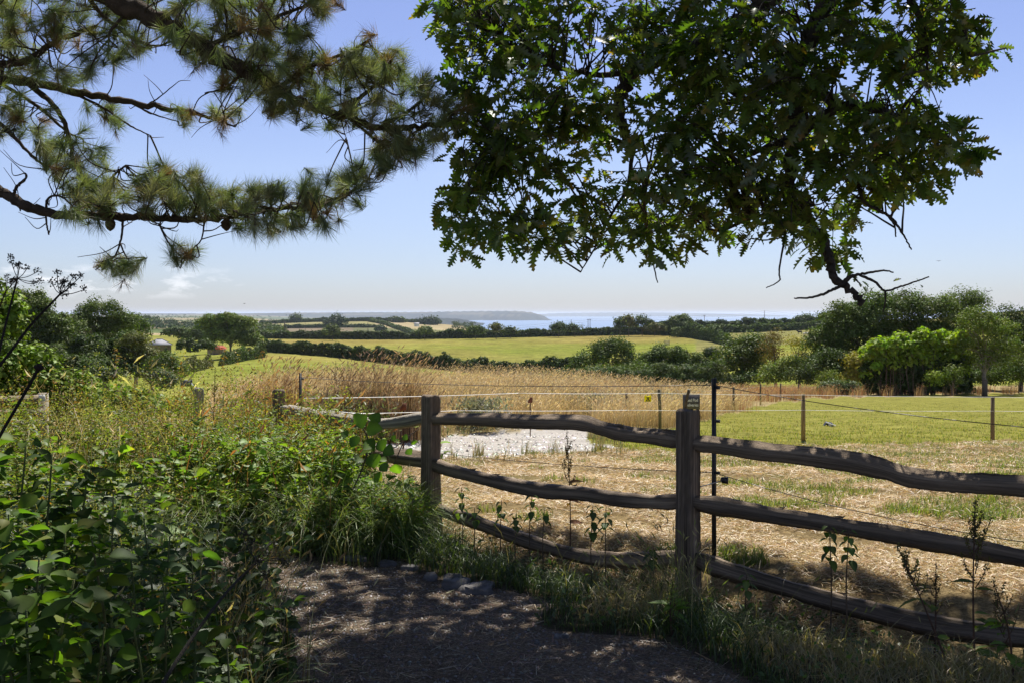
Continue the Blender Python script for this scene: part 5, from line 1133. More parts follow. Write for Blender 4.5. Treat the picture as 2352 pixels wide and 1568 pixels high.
# leafy hedge bank at the far left, fully in the sun
e = tree('bright leafy bramble hedge in the sun at the far left edge', 20, 10.5, [(-30, 760, 75, 110), (40, 870, 90, 70), (-60, 880, 110, 100), (150, 905, 80, 42), (250, 930, 80, 34), (60, 930, 120, 50), (350, 945, 70, 26)], (.15, .22, .03), name='bramble_hedge', cat='hedge', leaf=.062, puff=.17, per=46, trunk=False, deepf=.8)
def broad(label, spots, leafL, cols, name='shrub', cat='shrub', nl=26, top=.9, mat='broad', leaves=OVATE, stemc=(.12, .14, .05), droop=.3, wl=1.0):
    """leafy stems: spots = (frame x, frame y of the tip, depth)"""
    c0 = np.mean([P(x, y, Y) for x, y, Y in spots], 0); g = float(gz(c0[0], c0[1])); e = empty(name, (c0[0], c0[1], g), label, cat); ms, ml = MB(), MB()
    for x, y, Y in spots:
        tip = P(x, y, Y); foot = np.array([tip[0] * .75 + c0[0] * .25 + RNG.normal(0, .05), Y + RNG.normal(0, .05), 0]); foot[2] = float(gz(foot[0], foot[1])) - .02
        pth = spline([foot, foot * .45 + tip * .55 + RNG.normal(0, .04, 3), tip], 8); tube(ms, pth, np.linspace(.007, .0025, len(pth)), 6, vary(stemc, 1)[0])
        t = np.sort(1 - top * RNG.uniform(0, 1, nl) ** 1.35); ii = t * (len(pth) - 1); i0 = np.minimum(ii.astype(int), len(pth) - 2); p = pth[i0] + (pth[i0 + 1] - pth[i0]) * (ii - i0)[:, None]
        a = np.arange(nl) * 2.4 + RNG.normal(0, .4, nl); d = np.stack([np.cos(a), np.sin(a), RNG.normal(-droop + .35, .35, nl)], 1)
        L = leafL * RNG.uniform(.38, 1.2, nl) * (1.1 - .35 * t); p = p + d * (.02 + .25 * L)[:, None]
        scatter(ml, leaves[0], leaves[1], p, d, np.array([0, 0, 1.]) + RNG.normal(0, .35, (nl, 3)), L, L * wl, vary(pick(cols, nl), nl, .18, .05), 0)
    ms.build('stems', M['bark'], e); ml.build('foliage', M[mat], e, smooth=True); return e
broad('broad-leaved shrub in the bottom left corner with sun on its lower leaves', [(-40, 1060, 2.9), (60, 1010, 3.1), (120, 1040, 3.0), (200, 1090, 3.1), (20, 1180, 2.7), (150, 1200, 2.75), (90, 1280, 2.5), (-20, 1330, 2.4), (210, 1230, 2.9), (60, 1400, 2.3), (170, 1330, 2.6), (140, 1430, 2.35)], .086, [(.06, .105, .02), (.085, .14, .022), (.05, .088, .02), (.045, .075, .02), (.13, .15, .03), (.075, .12, .023)], nl=92, top=.9)
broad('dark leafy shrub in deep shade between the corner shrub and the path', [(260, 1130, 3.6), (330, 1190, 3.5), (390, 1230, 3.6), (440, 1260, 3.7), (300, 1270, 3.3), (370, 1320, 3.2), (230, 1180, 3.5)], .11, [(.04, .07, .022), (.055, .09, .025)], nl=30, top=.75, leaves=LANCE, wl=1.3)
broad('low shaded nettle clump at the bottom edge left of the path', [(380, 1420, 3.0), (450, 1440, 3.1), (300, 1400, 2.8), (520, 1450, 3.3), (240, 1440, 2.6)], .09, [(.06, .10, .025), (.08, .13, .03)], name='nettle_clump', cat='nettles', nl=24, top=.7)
# broad leafed climber on the left rail
e = empty('vine', P(850, 1000, 7.5), 'vine with big round leaves scrambling over the left rail beside the near post', 'vine'); ms, ml = MB(), MB()
tube(ms, spline([P(780, 1180, 7.3), P(830, 1080, 7.35), P(845, 1010, 7.4), P(820, 965, 7.4)], 8), .006, 6, (.13, .1, .06)); tube(ms, spline([P(845, 1040, 7.4), P(900, 1030, 7.3), P(960, 985, 7.4)], 8), .004, 6, (.15, .1, .06)); tube(ms, spline([P(960, 985, 7.4), P(930, 1010, 7.35), P(905, 1065, 7.3)], 8), .004, 6, (.15, .1, .06))
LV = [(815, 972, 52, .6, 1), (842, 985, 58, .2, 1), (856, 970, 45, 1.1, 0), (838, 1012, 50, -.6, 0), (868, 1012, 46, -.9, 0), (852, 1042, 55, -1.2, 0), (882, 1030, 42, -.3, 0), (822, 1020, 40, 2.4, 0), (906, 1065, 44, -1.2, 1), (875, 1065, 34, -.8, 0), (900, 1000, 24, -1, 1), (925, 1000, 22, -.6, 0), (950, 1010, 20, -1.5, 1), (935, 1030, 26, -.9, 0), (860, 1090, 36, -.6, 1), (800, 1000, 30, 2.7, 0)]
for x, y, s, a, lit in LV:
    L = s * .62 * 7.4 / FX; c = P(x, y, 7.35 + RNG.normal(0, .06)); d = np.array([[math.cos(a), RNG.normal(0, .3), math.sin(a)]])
    scatter(ml, OVATE[0], OVATE[1], c[None], d, np.array([[RNG.normal(0, .4), -.75, .6]]), L, L * 1.5, (.11, .18, .03) if lit else (.07, .12, .03), .05)  # sunlit leaves painted a brighter green than the rest
ms.build('stems', M['bark'], e); ml.build('foliage', M['broad'], e, smooth=True)

def nettle(x, y0, Y, hpx, label, n=10, lean=0.0, leaf=.088, cols=((.07, .1, .03), (.09, .13, .035)), grp='nettle stems along the fence', brown=False):
    tip = P(x + lean, y0, Y); g = np.array([P(x, 0, Y)[0], Y, 0]); g[2] = float(gz(g[0], Y)); e = empty('nettle', g, label, 'nettle', grp); ms, ml = MB(), MB()
    pth = spline([g - [0, 0, .03], g * .5 + tip * .5 + RNG.normal(0, .01, 3), tip], 8); tube(ms, pth, np.linspace(.005, .0025, len(pth)), 6, (.13, .09, .055))
    hl = hpx / FX * Y; H = np.linalg.norm(tip - g); t = 1 - (np.arange(n) / n) * min(hl / H, .95); p = g + (tip - g) * t[:, None]
    for s in (0, 1):
        a = np.arange(n) * 1.57 + s * math.pi + RNG.normal(0, .2, n); d = np.stack([np.cos(a), np.sin(a), RNG.uniform(-.9, -.1, n)], 1); L = leaf * (.55 + .7 * (1 - t)) * RNG.uniform(.8, 1.2, n)
        scatter(ml, OVATE[0], OVATE[1], p + d * .012, d, np.array([0, 0, 1.]) + d * .6, L, L * .85, vary(pick(cols, n), n), 0)
    ms.build('stem', M['bark'], e); ml.build('leaves', M['leaf'], e, smooth=True)
for a in ((1060, 1118, 6.9, 70, 'leafy nettle nearest the near fence post, its top against the hay', 6), (1090, 1165, 6.8, 35, 'short nettle just right of the one nearest the post', 4), (1152, 1148, 6.6, 50, 'nettle with drooping top left of the tall dock spike', 5), (1185, 1178, 6.5, 40, 'small nettle second from the near post over the bottom rail', 4),
          (1222, 1135, 6.5, 60, 'thin nettle with sparse leaves left of the dock spike', 5), (1250, 1165, 6.4, 40, 'bent single nettle touching the left of the dock stem', 3), (1362, 1158, 6.1, 75, 'bushy nettle right of the dock spike', 6), (1392, 1162, 6.0, 60, 'nettle with a hanging leaf at the right of the bushy one', 5),
          (1500, 1250, 5.7, 50, 'pale small nettle in front of the bottom rail', 5), (1905, 1205, 5.3, 90, 'nettle with bright drooping leaves below the middle right rail', 6), (1950, 1215, 5.2, 80, 'second nettle with serrated leaves under the middle right rail', 6), (1715, 1318, 5.35, 45, 'nettle with a yellow-green tip on the bottom right rail', 4)):
    nettle(*a)
def dock(x, ytip, Y, ybase_h, label, cols, width=30, seeds=420, leaves=5, lean=0, up=.55, name='dock_plant', leafcol=(.1, .14, .03), foot=None):
    tip = P(x + lean, ytip, Y); g = np.array([P(x if foot is None else foot, 0, Y)[0], Y, 0]); g[2] = float(gz(g[0], Y)); e = empty(name, g, label, 'weed'); ms, ml, mf = MB(), MB(), MB()
    pth = spline([g - [0, 0, .03], g * .5 + tip * .5 + RNG.normal(0, .015, 3), tip], 10); tube(ms, pth, np.linspace(.006, .002, len(pth)), 6, (.12, .07, .045))
    H = tip - g; k = Y / FX
    nb = 9
    for q in range(nb):
        t0 = 1 - up + up * .75 * q / nb; p0 = g + H * t0; a = q * 2.4; ln = width * k * RNG.uniform(.7, 1.2) * (1.2 - .7 * q / nb); p1 = p0 + [math.cos(a) * ln * .75, math.sin(a) * ln * .6, ln * 1.9 * RNG.uniform(.7, 1.1)]
        pp = spline([p0, p0 * .4 + p1 * .6 + [0, 0, -.02], p1], 5); tube(ms, pp, np.linspace(.003, .001, len(pp)), 4, (.14, .08, .05))
        m_ = seeds // nb; tt = RNG.uniform(.15, 1, m_); ii = tt * (len(pp) - 1); i0 = np.minimum(ii.astype(int), len(pp) - 2); p = pp[i0] + (pp[i0 + 1] - pp[i0]) * (ii - i0)[:, None] + RNG.normal(0, .005, (m_, 3))
        scatter(ml, KITE[0], KITE[1], p, rdir(m_), rdir(m_), RNG.uniform(.007, .015, m_), RNG.uniform(.007, .014, m_), vary(pick(cols, m_), m_), 0)
    m_ = seeds // 4; tt = RNG.uniform(1 - up * .5, 1, m_); p = g + H * tt[:, None] + RNG.normal(0, .007, (m_, 3)); scatter(ml, KITE[0], KITE[1], p, rdir(m_), rdir(m_), .012, .011, vary(pick(cols, m_), m_), 0)
    if leaves:
        t = RNG.uniform(.12, .62, leaves); a = RNG.uniform(0, 6.28, leaves); d = np.stack([np.cos(a), np.sin(a) * .6, RNG.uniform(-.5, .5, leaves)], 1); L = RNG.uniform(.06, .13, leaves)
        scatter(mf, LANCE[0], LANCE[1], g + H * t[:, None], d, np.array([0, -.3, 1.]) + RNG.normal(0, .3, (leaves, 3)), L, L * 1.1, vary(leafcol, leaves), 0); mf.build('leaves', M['leaf'], e)
    ms.build('stem', M['bark'], e); ml.build('seed_sprays', M['leaf'], e)
DK = [(.16, .09, .045), (.12, .08, .04), (.2, .14, .06)]
dock(1310, 990, 7.2, 0, 'tall dark brown dock spike standing against the pale gravel', DK, 20, 420, 4, -8, .45, leafcol=(.25, .12, .06))
dock(2240, 1150, 4.75, 0, 'tall branching dock with dark seeds before the right hand rails', [(.12, .11, .04), (.1, .08, .035), (.16, .14, .05)], 52, 620, 9, 0, .5)
dock(2060, 1250, 4.7, 0, 'leaning dock with green seeds between the right hand nettles and the tall dock', [(.12, .13, .045), (.1, .1, .04)], 30, 380, 6, 0, .4, foot=2190)
dock(2330, 1330, 4.5, 0, 'dock with broad green and withered leaves at the right edge', [(.12, .1, .05)], 40, 220, 12, -50, .6, leafcol=(.14, .2, .035))
dock(2145, 1290, 4.9, 0, 'thin seed stalk leaning among the right hand docks', [(.12, .09, .045)], 20, 160, 2, 5, .5)
dock(1545, 1335, 5.1, 0, 'sunlit yellow-green flowering weed at the foot of the second post', [(.2, .25, .06), (.26, .28, .08)], 28, 300, 10, 0, .8, leafcol=(.16, .24, .035))
for i, (x, y, Y, lb) in enumerate(((765, 828, 25, 'left of the two dark upright dock spikes above the golden grass'), (792, 832, 25, 'right of the two dark upright dock spikes above the golden grass'), (855, 812, 25, 'tallest dark dock rising over the golden grass against the green pasture'), (912, 838, 26, 'thin leaning dock stalk over the golden grass'), (433, 850, 9.6, 'dark leafy spike poking above the weed bank beside the pale post'), (488, 842, 9.6, 'dark seed-headed weed just right of the pale post'))):
    k_ = Y / FX; dock(x, y, Y, 0, lb, [(.1, .07, .04), (.14, .1, .05)] if i < 4 else [(.07, .09, .03), (.09, .07, .03)], 9 if i < 2 else 18, 700 if i < 4 else 360, 8, 6 if i != 3 else 22, .5)
# grass tuft by the second post
e = empty('grass_tuft', (1.02, 5.75, 0), 'tuft of tall pale grass with seed heads at the foot of the second post', 'grass tuft'); b = MB(); n = 150
X = .98 + RNG.normal(0, .09, n); Y = 5.72 + RNG.normal(0, .07, n); tall_grass(b, X, Y, .3, .62, .0045, [(.34, .28, .13), (.2, .22, .07), (.45, .36, .2)], .75, 5, True, 2.4); b.build('blades', M['grass'], e)
# dried umbels near the camera
def umbel(label, stem, r, spread, nray, heads, col=(.028, .022, .018), name='umbel_plant', dirv=(0, 0, 1), ns=26):
    pts = [P(*s) for s in stem]; g = pts[0]; e = empty(name, g, label, 'dry umbel', 'dried umbel stalks near us on the left'); ms, mh = MB(), MB()
    pth = spline(pts, 8); tube(ms, pth, np.linspace(r, r * .6, len(pth)), 8, col)
    tip = pts[-1]; dv = nrm(np.array(dirv, float))
    for q in range(nray):
        d = nrm(dv * RNG.uniform(.25, .9) + RNG.normal(0, .5, 3)); end = tip + d * spread * RNG.uniform(.55, 1.15)
        pp = spline([tip, tip * .5 + end * .5 - dv * spread * .08, end], 4); tube(ms, pp, r * .25, 4, col)
        dd = nrm(rdir(ns) + dv * .5); ee = end + dd * spread * .22 * RNG.uniform(.5, 1, (ns, 1))
        for a_ in ee[:9]: tube(ms, [end, a_], r * .12, 3, col)
        scatter(mh, KITE[0], KITE[1], ee, rdir(ns), rdir(ns), spread * .11, spread * .10, vary(np.array(col) * 1.25, ns), 0)
    ms.build('stem', M['bark'], e); mh.build('seed_sprays', M['leaf'], e)
umbel('dried umbel leaning right at the end of a long dark stalk, far left', [(-60, 910, 2.6), (0, 838, 2.65), (70, 748, 2.7), (115, 700, 2.7), (138, 676, 2.7)], .0045, .06, 11, 1, dirv=(.35, 0, 1))
umbel('dried umbel highest at the left edge on a thin upright stalk', [(-30, 950, 2.7), (0, 800, 2.75), (22, 710, 2.8), (40, 640, 2.8)], .004, .055, 11, 1)
umbel('small brownish umbel cut by the left frame edge', [(-70, 800, 2.5), (-10, 720, 2.5), (14, 668, 2.5)], .003, .035, 7, 1, (.06, .035, .015), ns=16)
umbel('low blurred-looking dark umbel hanging over the path edge at lower left', [(330, 1640, 2.1), (430, 1480, 2.3), (520, 1360, 2.5), (590, 1290, 2.6)], .005, .085, 10, 1, (.04, .035, .025), dirv=(1, 0, -.1))
e = empty('bud_stalk', P(40, 940, 2.6), 'bare dark stalk ending in one dried bud at the left', 'dry stalk'); b = MB(); tube(b, spline([P(-60, 1120, 2.6), P(0, 1000, 2.6), P(55, 905, 2.6), P(88, 846, 2.6)], 6), .0042, 8, (.025, .02, .017)); b.build('stem', M['bark'], e)
b = MB(); tube(b, spline([P(86, 850, 2.6), P(89, 842, 2.6), P(91, 834, 2.6)], 5), [.003, .008, .011, .012, .012, .012, .011, .010, .008, .006, .003], 8, (.03, .02, .017)); b.build('bud', M['bark'], e)

# ------------------------------------------------------------------ oak overhead
LIMBC = (.075, .06, .048)
oak = empty('oak_tree', (3.9, 4.4, 0), 'large oak with lobed dark leaves hanging in from the top right', 'tree')
mt, ml_ = MB(), MB()
def limb(pts, r0, r1, mb, col=LIMBC, m=8, seg=9):
    p = spline([P(*q) for q in pts], m); p[1:-1] += RNG.normal(0, r0 * .12, (len(p) - 2, 3)); tube(mb, p, np.linspace(r0, r1, len(p)) * (1 + RNG.normal(0, .05, len(p))), seg, col, .06); return p
ZT = np.array
tr_p = spline([(4.0, 4.4, -.4), (3.95, 4.4, 1.5), (3.85, 4.45, 3.2), (3.6, 4.6, 5.0), (3.3, 4.9, 7.0), (3.0, 5.2, 9.0)], 6); tube(mt, tr_p, np.linspace(.34, .12, len(tr_p)), 14, LIMBC, .05); mt.build('trunk', M['bark'], oak)
top_px = lambda v: (CX + v[0] / v[1] * FX, HY + (CH - v[2]) / v[1] * FX, v[1])
hub = top_px(ZT([3.62, 4.6, 4.8]))
LIMBS = [
 limb([hub, (2320, -520, 5.4), (1980, -150, 6.0), (1790, -30, 6.25), (1720, 40, 6.3), (1640, 86, 6.4), (1540, 120, 6.5), (1455, 168, 6.6), (1425, 235, 6.6), (1432, 300, 6.6), (1452, 345, 6.6)], .10, .022, ml_),
 limb([hub, (2250, -480, 5.3), (1990, -180, 5.7), (1895, 0, 5.9), (1855, 110, 6.0), (1820, 185, 6.05), (1830, 245, 6.1), (1818, 340, 6.1), (1815, 450, 6.1), (1838, 495, 6.1), (1890, 550, 6.05), (1905, 590, 6.0), (1912, 630, 6.0), (1935, 655, 6.0), (1965, 678, 6.0), (1976, 700, 6.0)], .062, .015, ml_),
 limb([(1832, 212, 6.05), (1870, 205, 6.0), (1905, 225, 5.95), (1915, 250, 5.95), (1880, 275, 6.0), (1850, 300, 6.05), (1830, 330, 6.1)], .034, .026, ml_),
 limb([(1828, 315, 6.1), (1780, 335, 6.2), (1730, 350, 6.3), (1660, 390, 6.4), (1600, 440, 6.5)], .03, .01, ml_),
 limb([(1910, 245, 5.95), (1990, 245, 5.9), (2060, 270, 5.9), (2140, 300, 5.9), (2190, 330, 5.9)], .03, .008, ml_),
 limb([(1430, 330, 6.6), (1330, 290, 6.6), (1240, 310, 6.6), (1150, 370, 6.6)], .02, .007, ml_),
 limb([(1455, 168, 6.6), (1350, 170, 6.5), (1240, 140, 6.5), (1100, 60, 6.5)], .022, .007, ml_),
 limb([(1820, 185, 6.05), (1700, 230, 6.3), (1600, 250, 6.5)], .02, .008, ml_),
 limb([(2100, -300, 5.5), (2180, -60, 5.6), (2210, 60, 5.7), (2230, 130, 5.7)], .035, .007, ml_),
 limb([(1990, -180, 5.7), (2080, -20, 5.8), (2120, 60, 5.8), (2130, 160, 5.8)], .03, .007, ml_),
 limb([(1452, 345, 6.6), (1440, 430, 6.6), (1400, 500, 6.6), (1372, 560, 6.6), (1334, 625, 6.6)], .014, .0035, ml_),
 limb([(1490, 380, 6.5), (1480, 480, 6.5), (1490, 560, 6.5), (1511, 650, 6.5)], .012, .0035, ml_),
 limb([(1560, 480, 6.5), (1600, 520, 6.5), (1580, 580, 6.5), (1540, 610, 6.5)], .009, .003, ml_),
 limb([(1800, 450, 6.1), (1802, 540, 6.1), (1790, 620, 6.1), (1790, 645, 6.1), (1760, 662, 6.1)], .008, .003, ml_),
 limb([(1968, 410, 6.0), (1985, 465, 6.0), (2040, 495, 6.0), (2062, 520, 6.0), (2078, 545, 6.0), (2094, 574, 6.0)], .012, .004, ml_),
 limb([(2040, 495, 6.0), (2055, 520, 6.0), (2058, 545, 6.0)], .007, .004, ml_),
 limb([(1870, 470, 6.0), (1730, 500, 6.1), (1640, 530, 6.3), (1560, 470, 6.5)], .014, .005, ml_),
 limb([(1725, 548, 6.1), (1760, 552, 6.1), (1800, 545, 6.1)], .005, .004, ml_),
 limb([(1935, 655, 6.0), (1900, 672, 6.0), (1860, 684, 6.0), (1824, 685, 6.0)], .011, .004, ml_),
 limb([(1932, 652, 6.0), (1955, 635, 6.0), (1990, 628, 6.0), (2030, 622, 6.0), (2052, 626, 6.0)], .012, .004, ml_),
 limb([(1975, 632, 6.0), (2010, 648, 6.0), (2033, 668, 6.0), (2070, 658, 6.0), (2100, 648, 6.0), (2134, 636, 6.0)], .009, .004, ml_),
 limb([(2033, 668, 6.0), (2034, 690, 6.0), (2028, 718, 6.0)], .007, .003, ml_),
 limb([(1945, 648, 6.0), (1958, 636, 6.0), (1968, 645, 6.0), (1978, 655, 6.0)], .007, .004, ml_),
 limb([(1965, 678, 6.0), (1978, 680, 6.0), (1984, 676, 6.0)], .006, .004, ml_),
]
LP = np.concatenate(LIMBS[:17])
OAKPOLY = [(985, -60), (1000, 20), (1035, 90), (1045, 160), (1040, 220), (1062, 250), (1040, 320), (1005, 350), (1035, 385), (1020, 470), (1040, 520), (1055, 565), (1080, 572), (1130, 535), (1200, 560), (1240, 535), (1285, 565), (1370, 535), (1440, 560), (1480, 590), (1560, 590), (1640, 530), (1700, 560), (1780, 535), (1860, 560), (1910, 590), (1965, 530), (1950, 490), (2000, 440), (2085, 450), (2140, 420), (2190, 385), (2240, 375), (2215, 330), (2180, 290), (2160, 235), (2150, 170), (2225, 190), (2282, 90), (2255, 10), (2190, -60)]
HOLES = [(1130, 120, 22, 16), (1330, 60, 18, 12), (1760, 260, 20, 16), (1950, 330, 20, 14), (2080, 380, 22, 14), (1660, 470, 24, 16), (1500, 300, 20, 18), (1330, 480, 30, 18), (1120, 440, 24, 16), (2060, 120, 16, 14), (1180, 230, 18, 12), (1450, 470, 26, 20), (2045, 25, 60, 45), (1365, 405, 80, 30), (1420, 270, 30, 40), (1150, 330, 20, 14), (1990, 140, 22, 18), (1600, 330, 26, 20), (1280, 240, 22, 16), (1700, 160, 18, 14), (1560, 420, 22, 16), (1900, 420, 18, 14), (1230, 420, 24, 14)]
lf = MB()
def oak_sprays(mb, tips, nl, L0, L1, cols, twigs=None, down=.45):
    """clusters of lobed leaves at twig tips"""
    n = len(tips); i = np.repeat(np.arange(n), nl); a = RNG.uniform(0, 6.28, len(i))
    d = np.stack([np.cos(a), np.sin(a), RNG.normal(-down, .5, len(i))], 1)
    p = tips[i] + d * RNG.uniform(.005, .05, (len(i), 1)) + RNG.normal(0, .03, (len(i), 3))
    L = RNG.uniform(L0, L1, len(i))
    nor = np.array([0, 0, 1.]) + RNG.normal(0, .65, (len(i), 3))
    scatter(mb, OAK[0], OAK[1], p, d, nor, L, L * RNG.uniform(.75, 1.1, len(i)), vary(pick(cols, len(i)), len(i), .2, .06), 0)
OC = [(.06, .09, .02), (.075, .11, .024), (.1, .125, .026), (.11, .115, .034)]
cand = []; cells = {}; tries = 0
while len(cand) < 930 and tries < 6000:
    tries += 1
    rr_ = RNG.uniform(); x = RNG.uniform(985, 2285) if rr_ < .72 else (RNG.uniform(985, 1300) if rr_ < .8 else RNG.uniform(1950, 2285)); y = RNG.uniform(-60, 590)
    Y = float(np.clip(6.2 + RNG.normal(0, .45) + (.35 if x < 1500 else -.1), 5.3, 7.5)); c = P(x, y, Y); a = RNG.uniform(0, 6.28); dv = np.array([math.cos(a), .6 * math.sin(a), RNG.uniform(-.9, .1)])
    if not inpoly([x], [y], OAKPOLY)[0] or (math.sin(x * .021 + 2 * math.sin(y * .017)) + math.sin(y * .026 + 1.3 * math.sin(x * .014)) < -.95 and RNG.uniform() < .8): continue
    for q in range(6):
        p_ = c + dv * (.05 + .062 * q) + RNG.normal(0, .028, 3); fx, fy = CX + p_[0] / p_[1] * FX, HY + (CH - p_[2]) / p_[1] * FX
        if not inpoly([fx], [fy], OAKPOLY)[0] or min((((fx - hx) / rx) ** 2 + ((fy - hy) / ry) ** 2) for hx, hy, rx, ry in HOLES) < 1: continue
        cl_ = (int(fx // 40), int(fy // 40))
        if cells.get(cl_, 0) >= 3: continue
        cells[cl_] = cells.get(cl_, 0) + 1; cand.append(p_)
cand = np.array(cand)
oak_sprays(lf, cand, 7, .085, .155, OC)
for c in cand[::1]:
    k = np.argmin(np.linalg.norm(LP - c, axis=1) + RNG.uniform(0, .25, len(LP))); s = LP[k]; dist = np.linalg.norm(c - s)
    if dist > .95: continue
    mid = (s + c) / 2 + np.array([0, 0, .16 * dist]) + RNG.normal(0, .10 * dist, 3); pp = spline([s, mid, c], 4); tube(ml_, pp, np.linspace(.0035 + .005 * dist, .002, len(pp)), 5, LIMBC)
# the few leaves on the bare lower twigs
for x, y in ((1998, 652), (2012, 650), (2006, 660), (2092, 650), (2100, 643), (1965, 636)): oak_sprays(lf, P(x, y, 6.0)[None], 2, .04, .065, OC)
lf.build('leaves', M['oakleaf'], oak)
# unseen crown above the frame: leaves added where they shade path and fence
SS = SD / SD[2]
SHX, SHY = [-9, -3.2, -2.3, -1.0, -.1, 1.0, 2.2, 3.0, 6.5], [4.6, 6.0, 6.7, 6.9, 7.8, 7.3, 6.15, 5.75, 5.0]
def shade_points(n, x0, x1, y0, zlo, zhi, gap, ymax=9.):
    out = []
    while len(out) < n:
        X = RNG.uniform(x0, x1, 4000); Y = RNG.uniform(y0, 8.2, 4000); lim = np.interp(X, SHX, SHY) + .25 * sn(X, Y, .35, 2)
        fl = sn(X, Y, .42, 3) + .8 * sn(X, Y, .19, 6) + .5 * sn(X, Y, .09, 1)
        g2 = np.where((X > 1.15) & (Y > 3.9) & (Y < 5.55), -.15, np.where((X < -1) & (Y > 5.2), .3, np.where((X < -.8) & (Y > .8) & (Y < 3.2), .3, gap))); g2 = np.where((X < -.45) & (Y > 3.6) & (Y < 5.3), -.25, g2); g2 = np.where((X > .1) & (X < 1.15) & (Y > 4.2) & (Y < 5.0), .05, g2); k = (Y < np.minimum(lim, ymax)) & (fl < g2); X, Y = X[k], Y[k]; z = RNG.uniform(zlo, zhi, len(X)); zmin = (1.75 + .345 * np.maximum(Y, 0)) / .80
        z = np.maximum(z, zmin + RNG.uniform(0, 1.2, len(X)))
        out += list(np.stack([X + SS[0] * z, Y + SS[1] * z, z], 1))
    return np.array(out[:n])
ov = MB(); pts = shade_points(7500, -1.9, 6.5, -1.5, 5.0, 7.6, .72); n = len(pts)
sel = pts[:, 0] < 99
d = rdir(n); scatter(ov, KITE[0], KITE[1], pts, d, rdir(n) * .8 + SD, RNG.uniform(.17, .26, n), RNG.uniform(.12, .19, n), vary(pick(OC, n), n), 0)
ov.build('shade_crown', M['oakleaf'], oak)
for c in pts[::110]:
    s = tr_p[RNG.integers(18, len(tr_p))]; mid = (s + c) / 2 + [0, 0, .5]; pp = spline([s, mid, c], 4); v = top_px(mid); tube(ml_, pp, np.linspace(.03, .008, len(pp)), 5, LIMBC)
ml_.build('branches', M['bark'], oak)

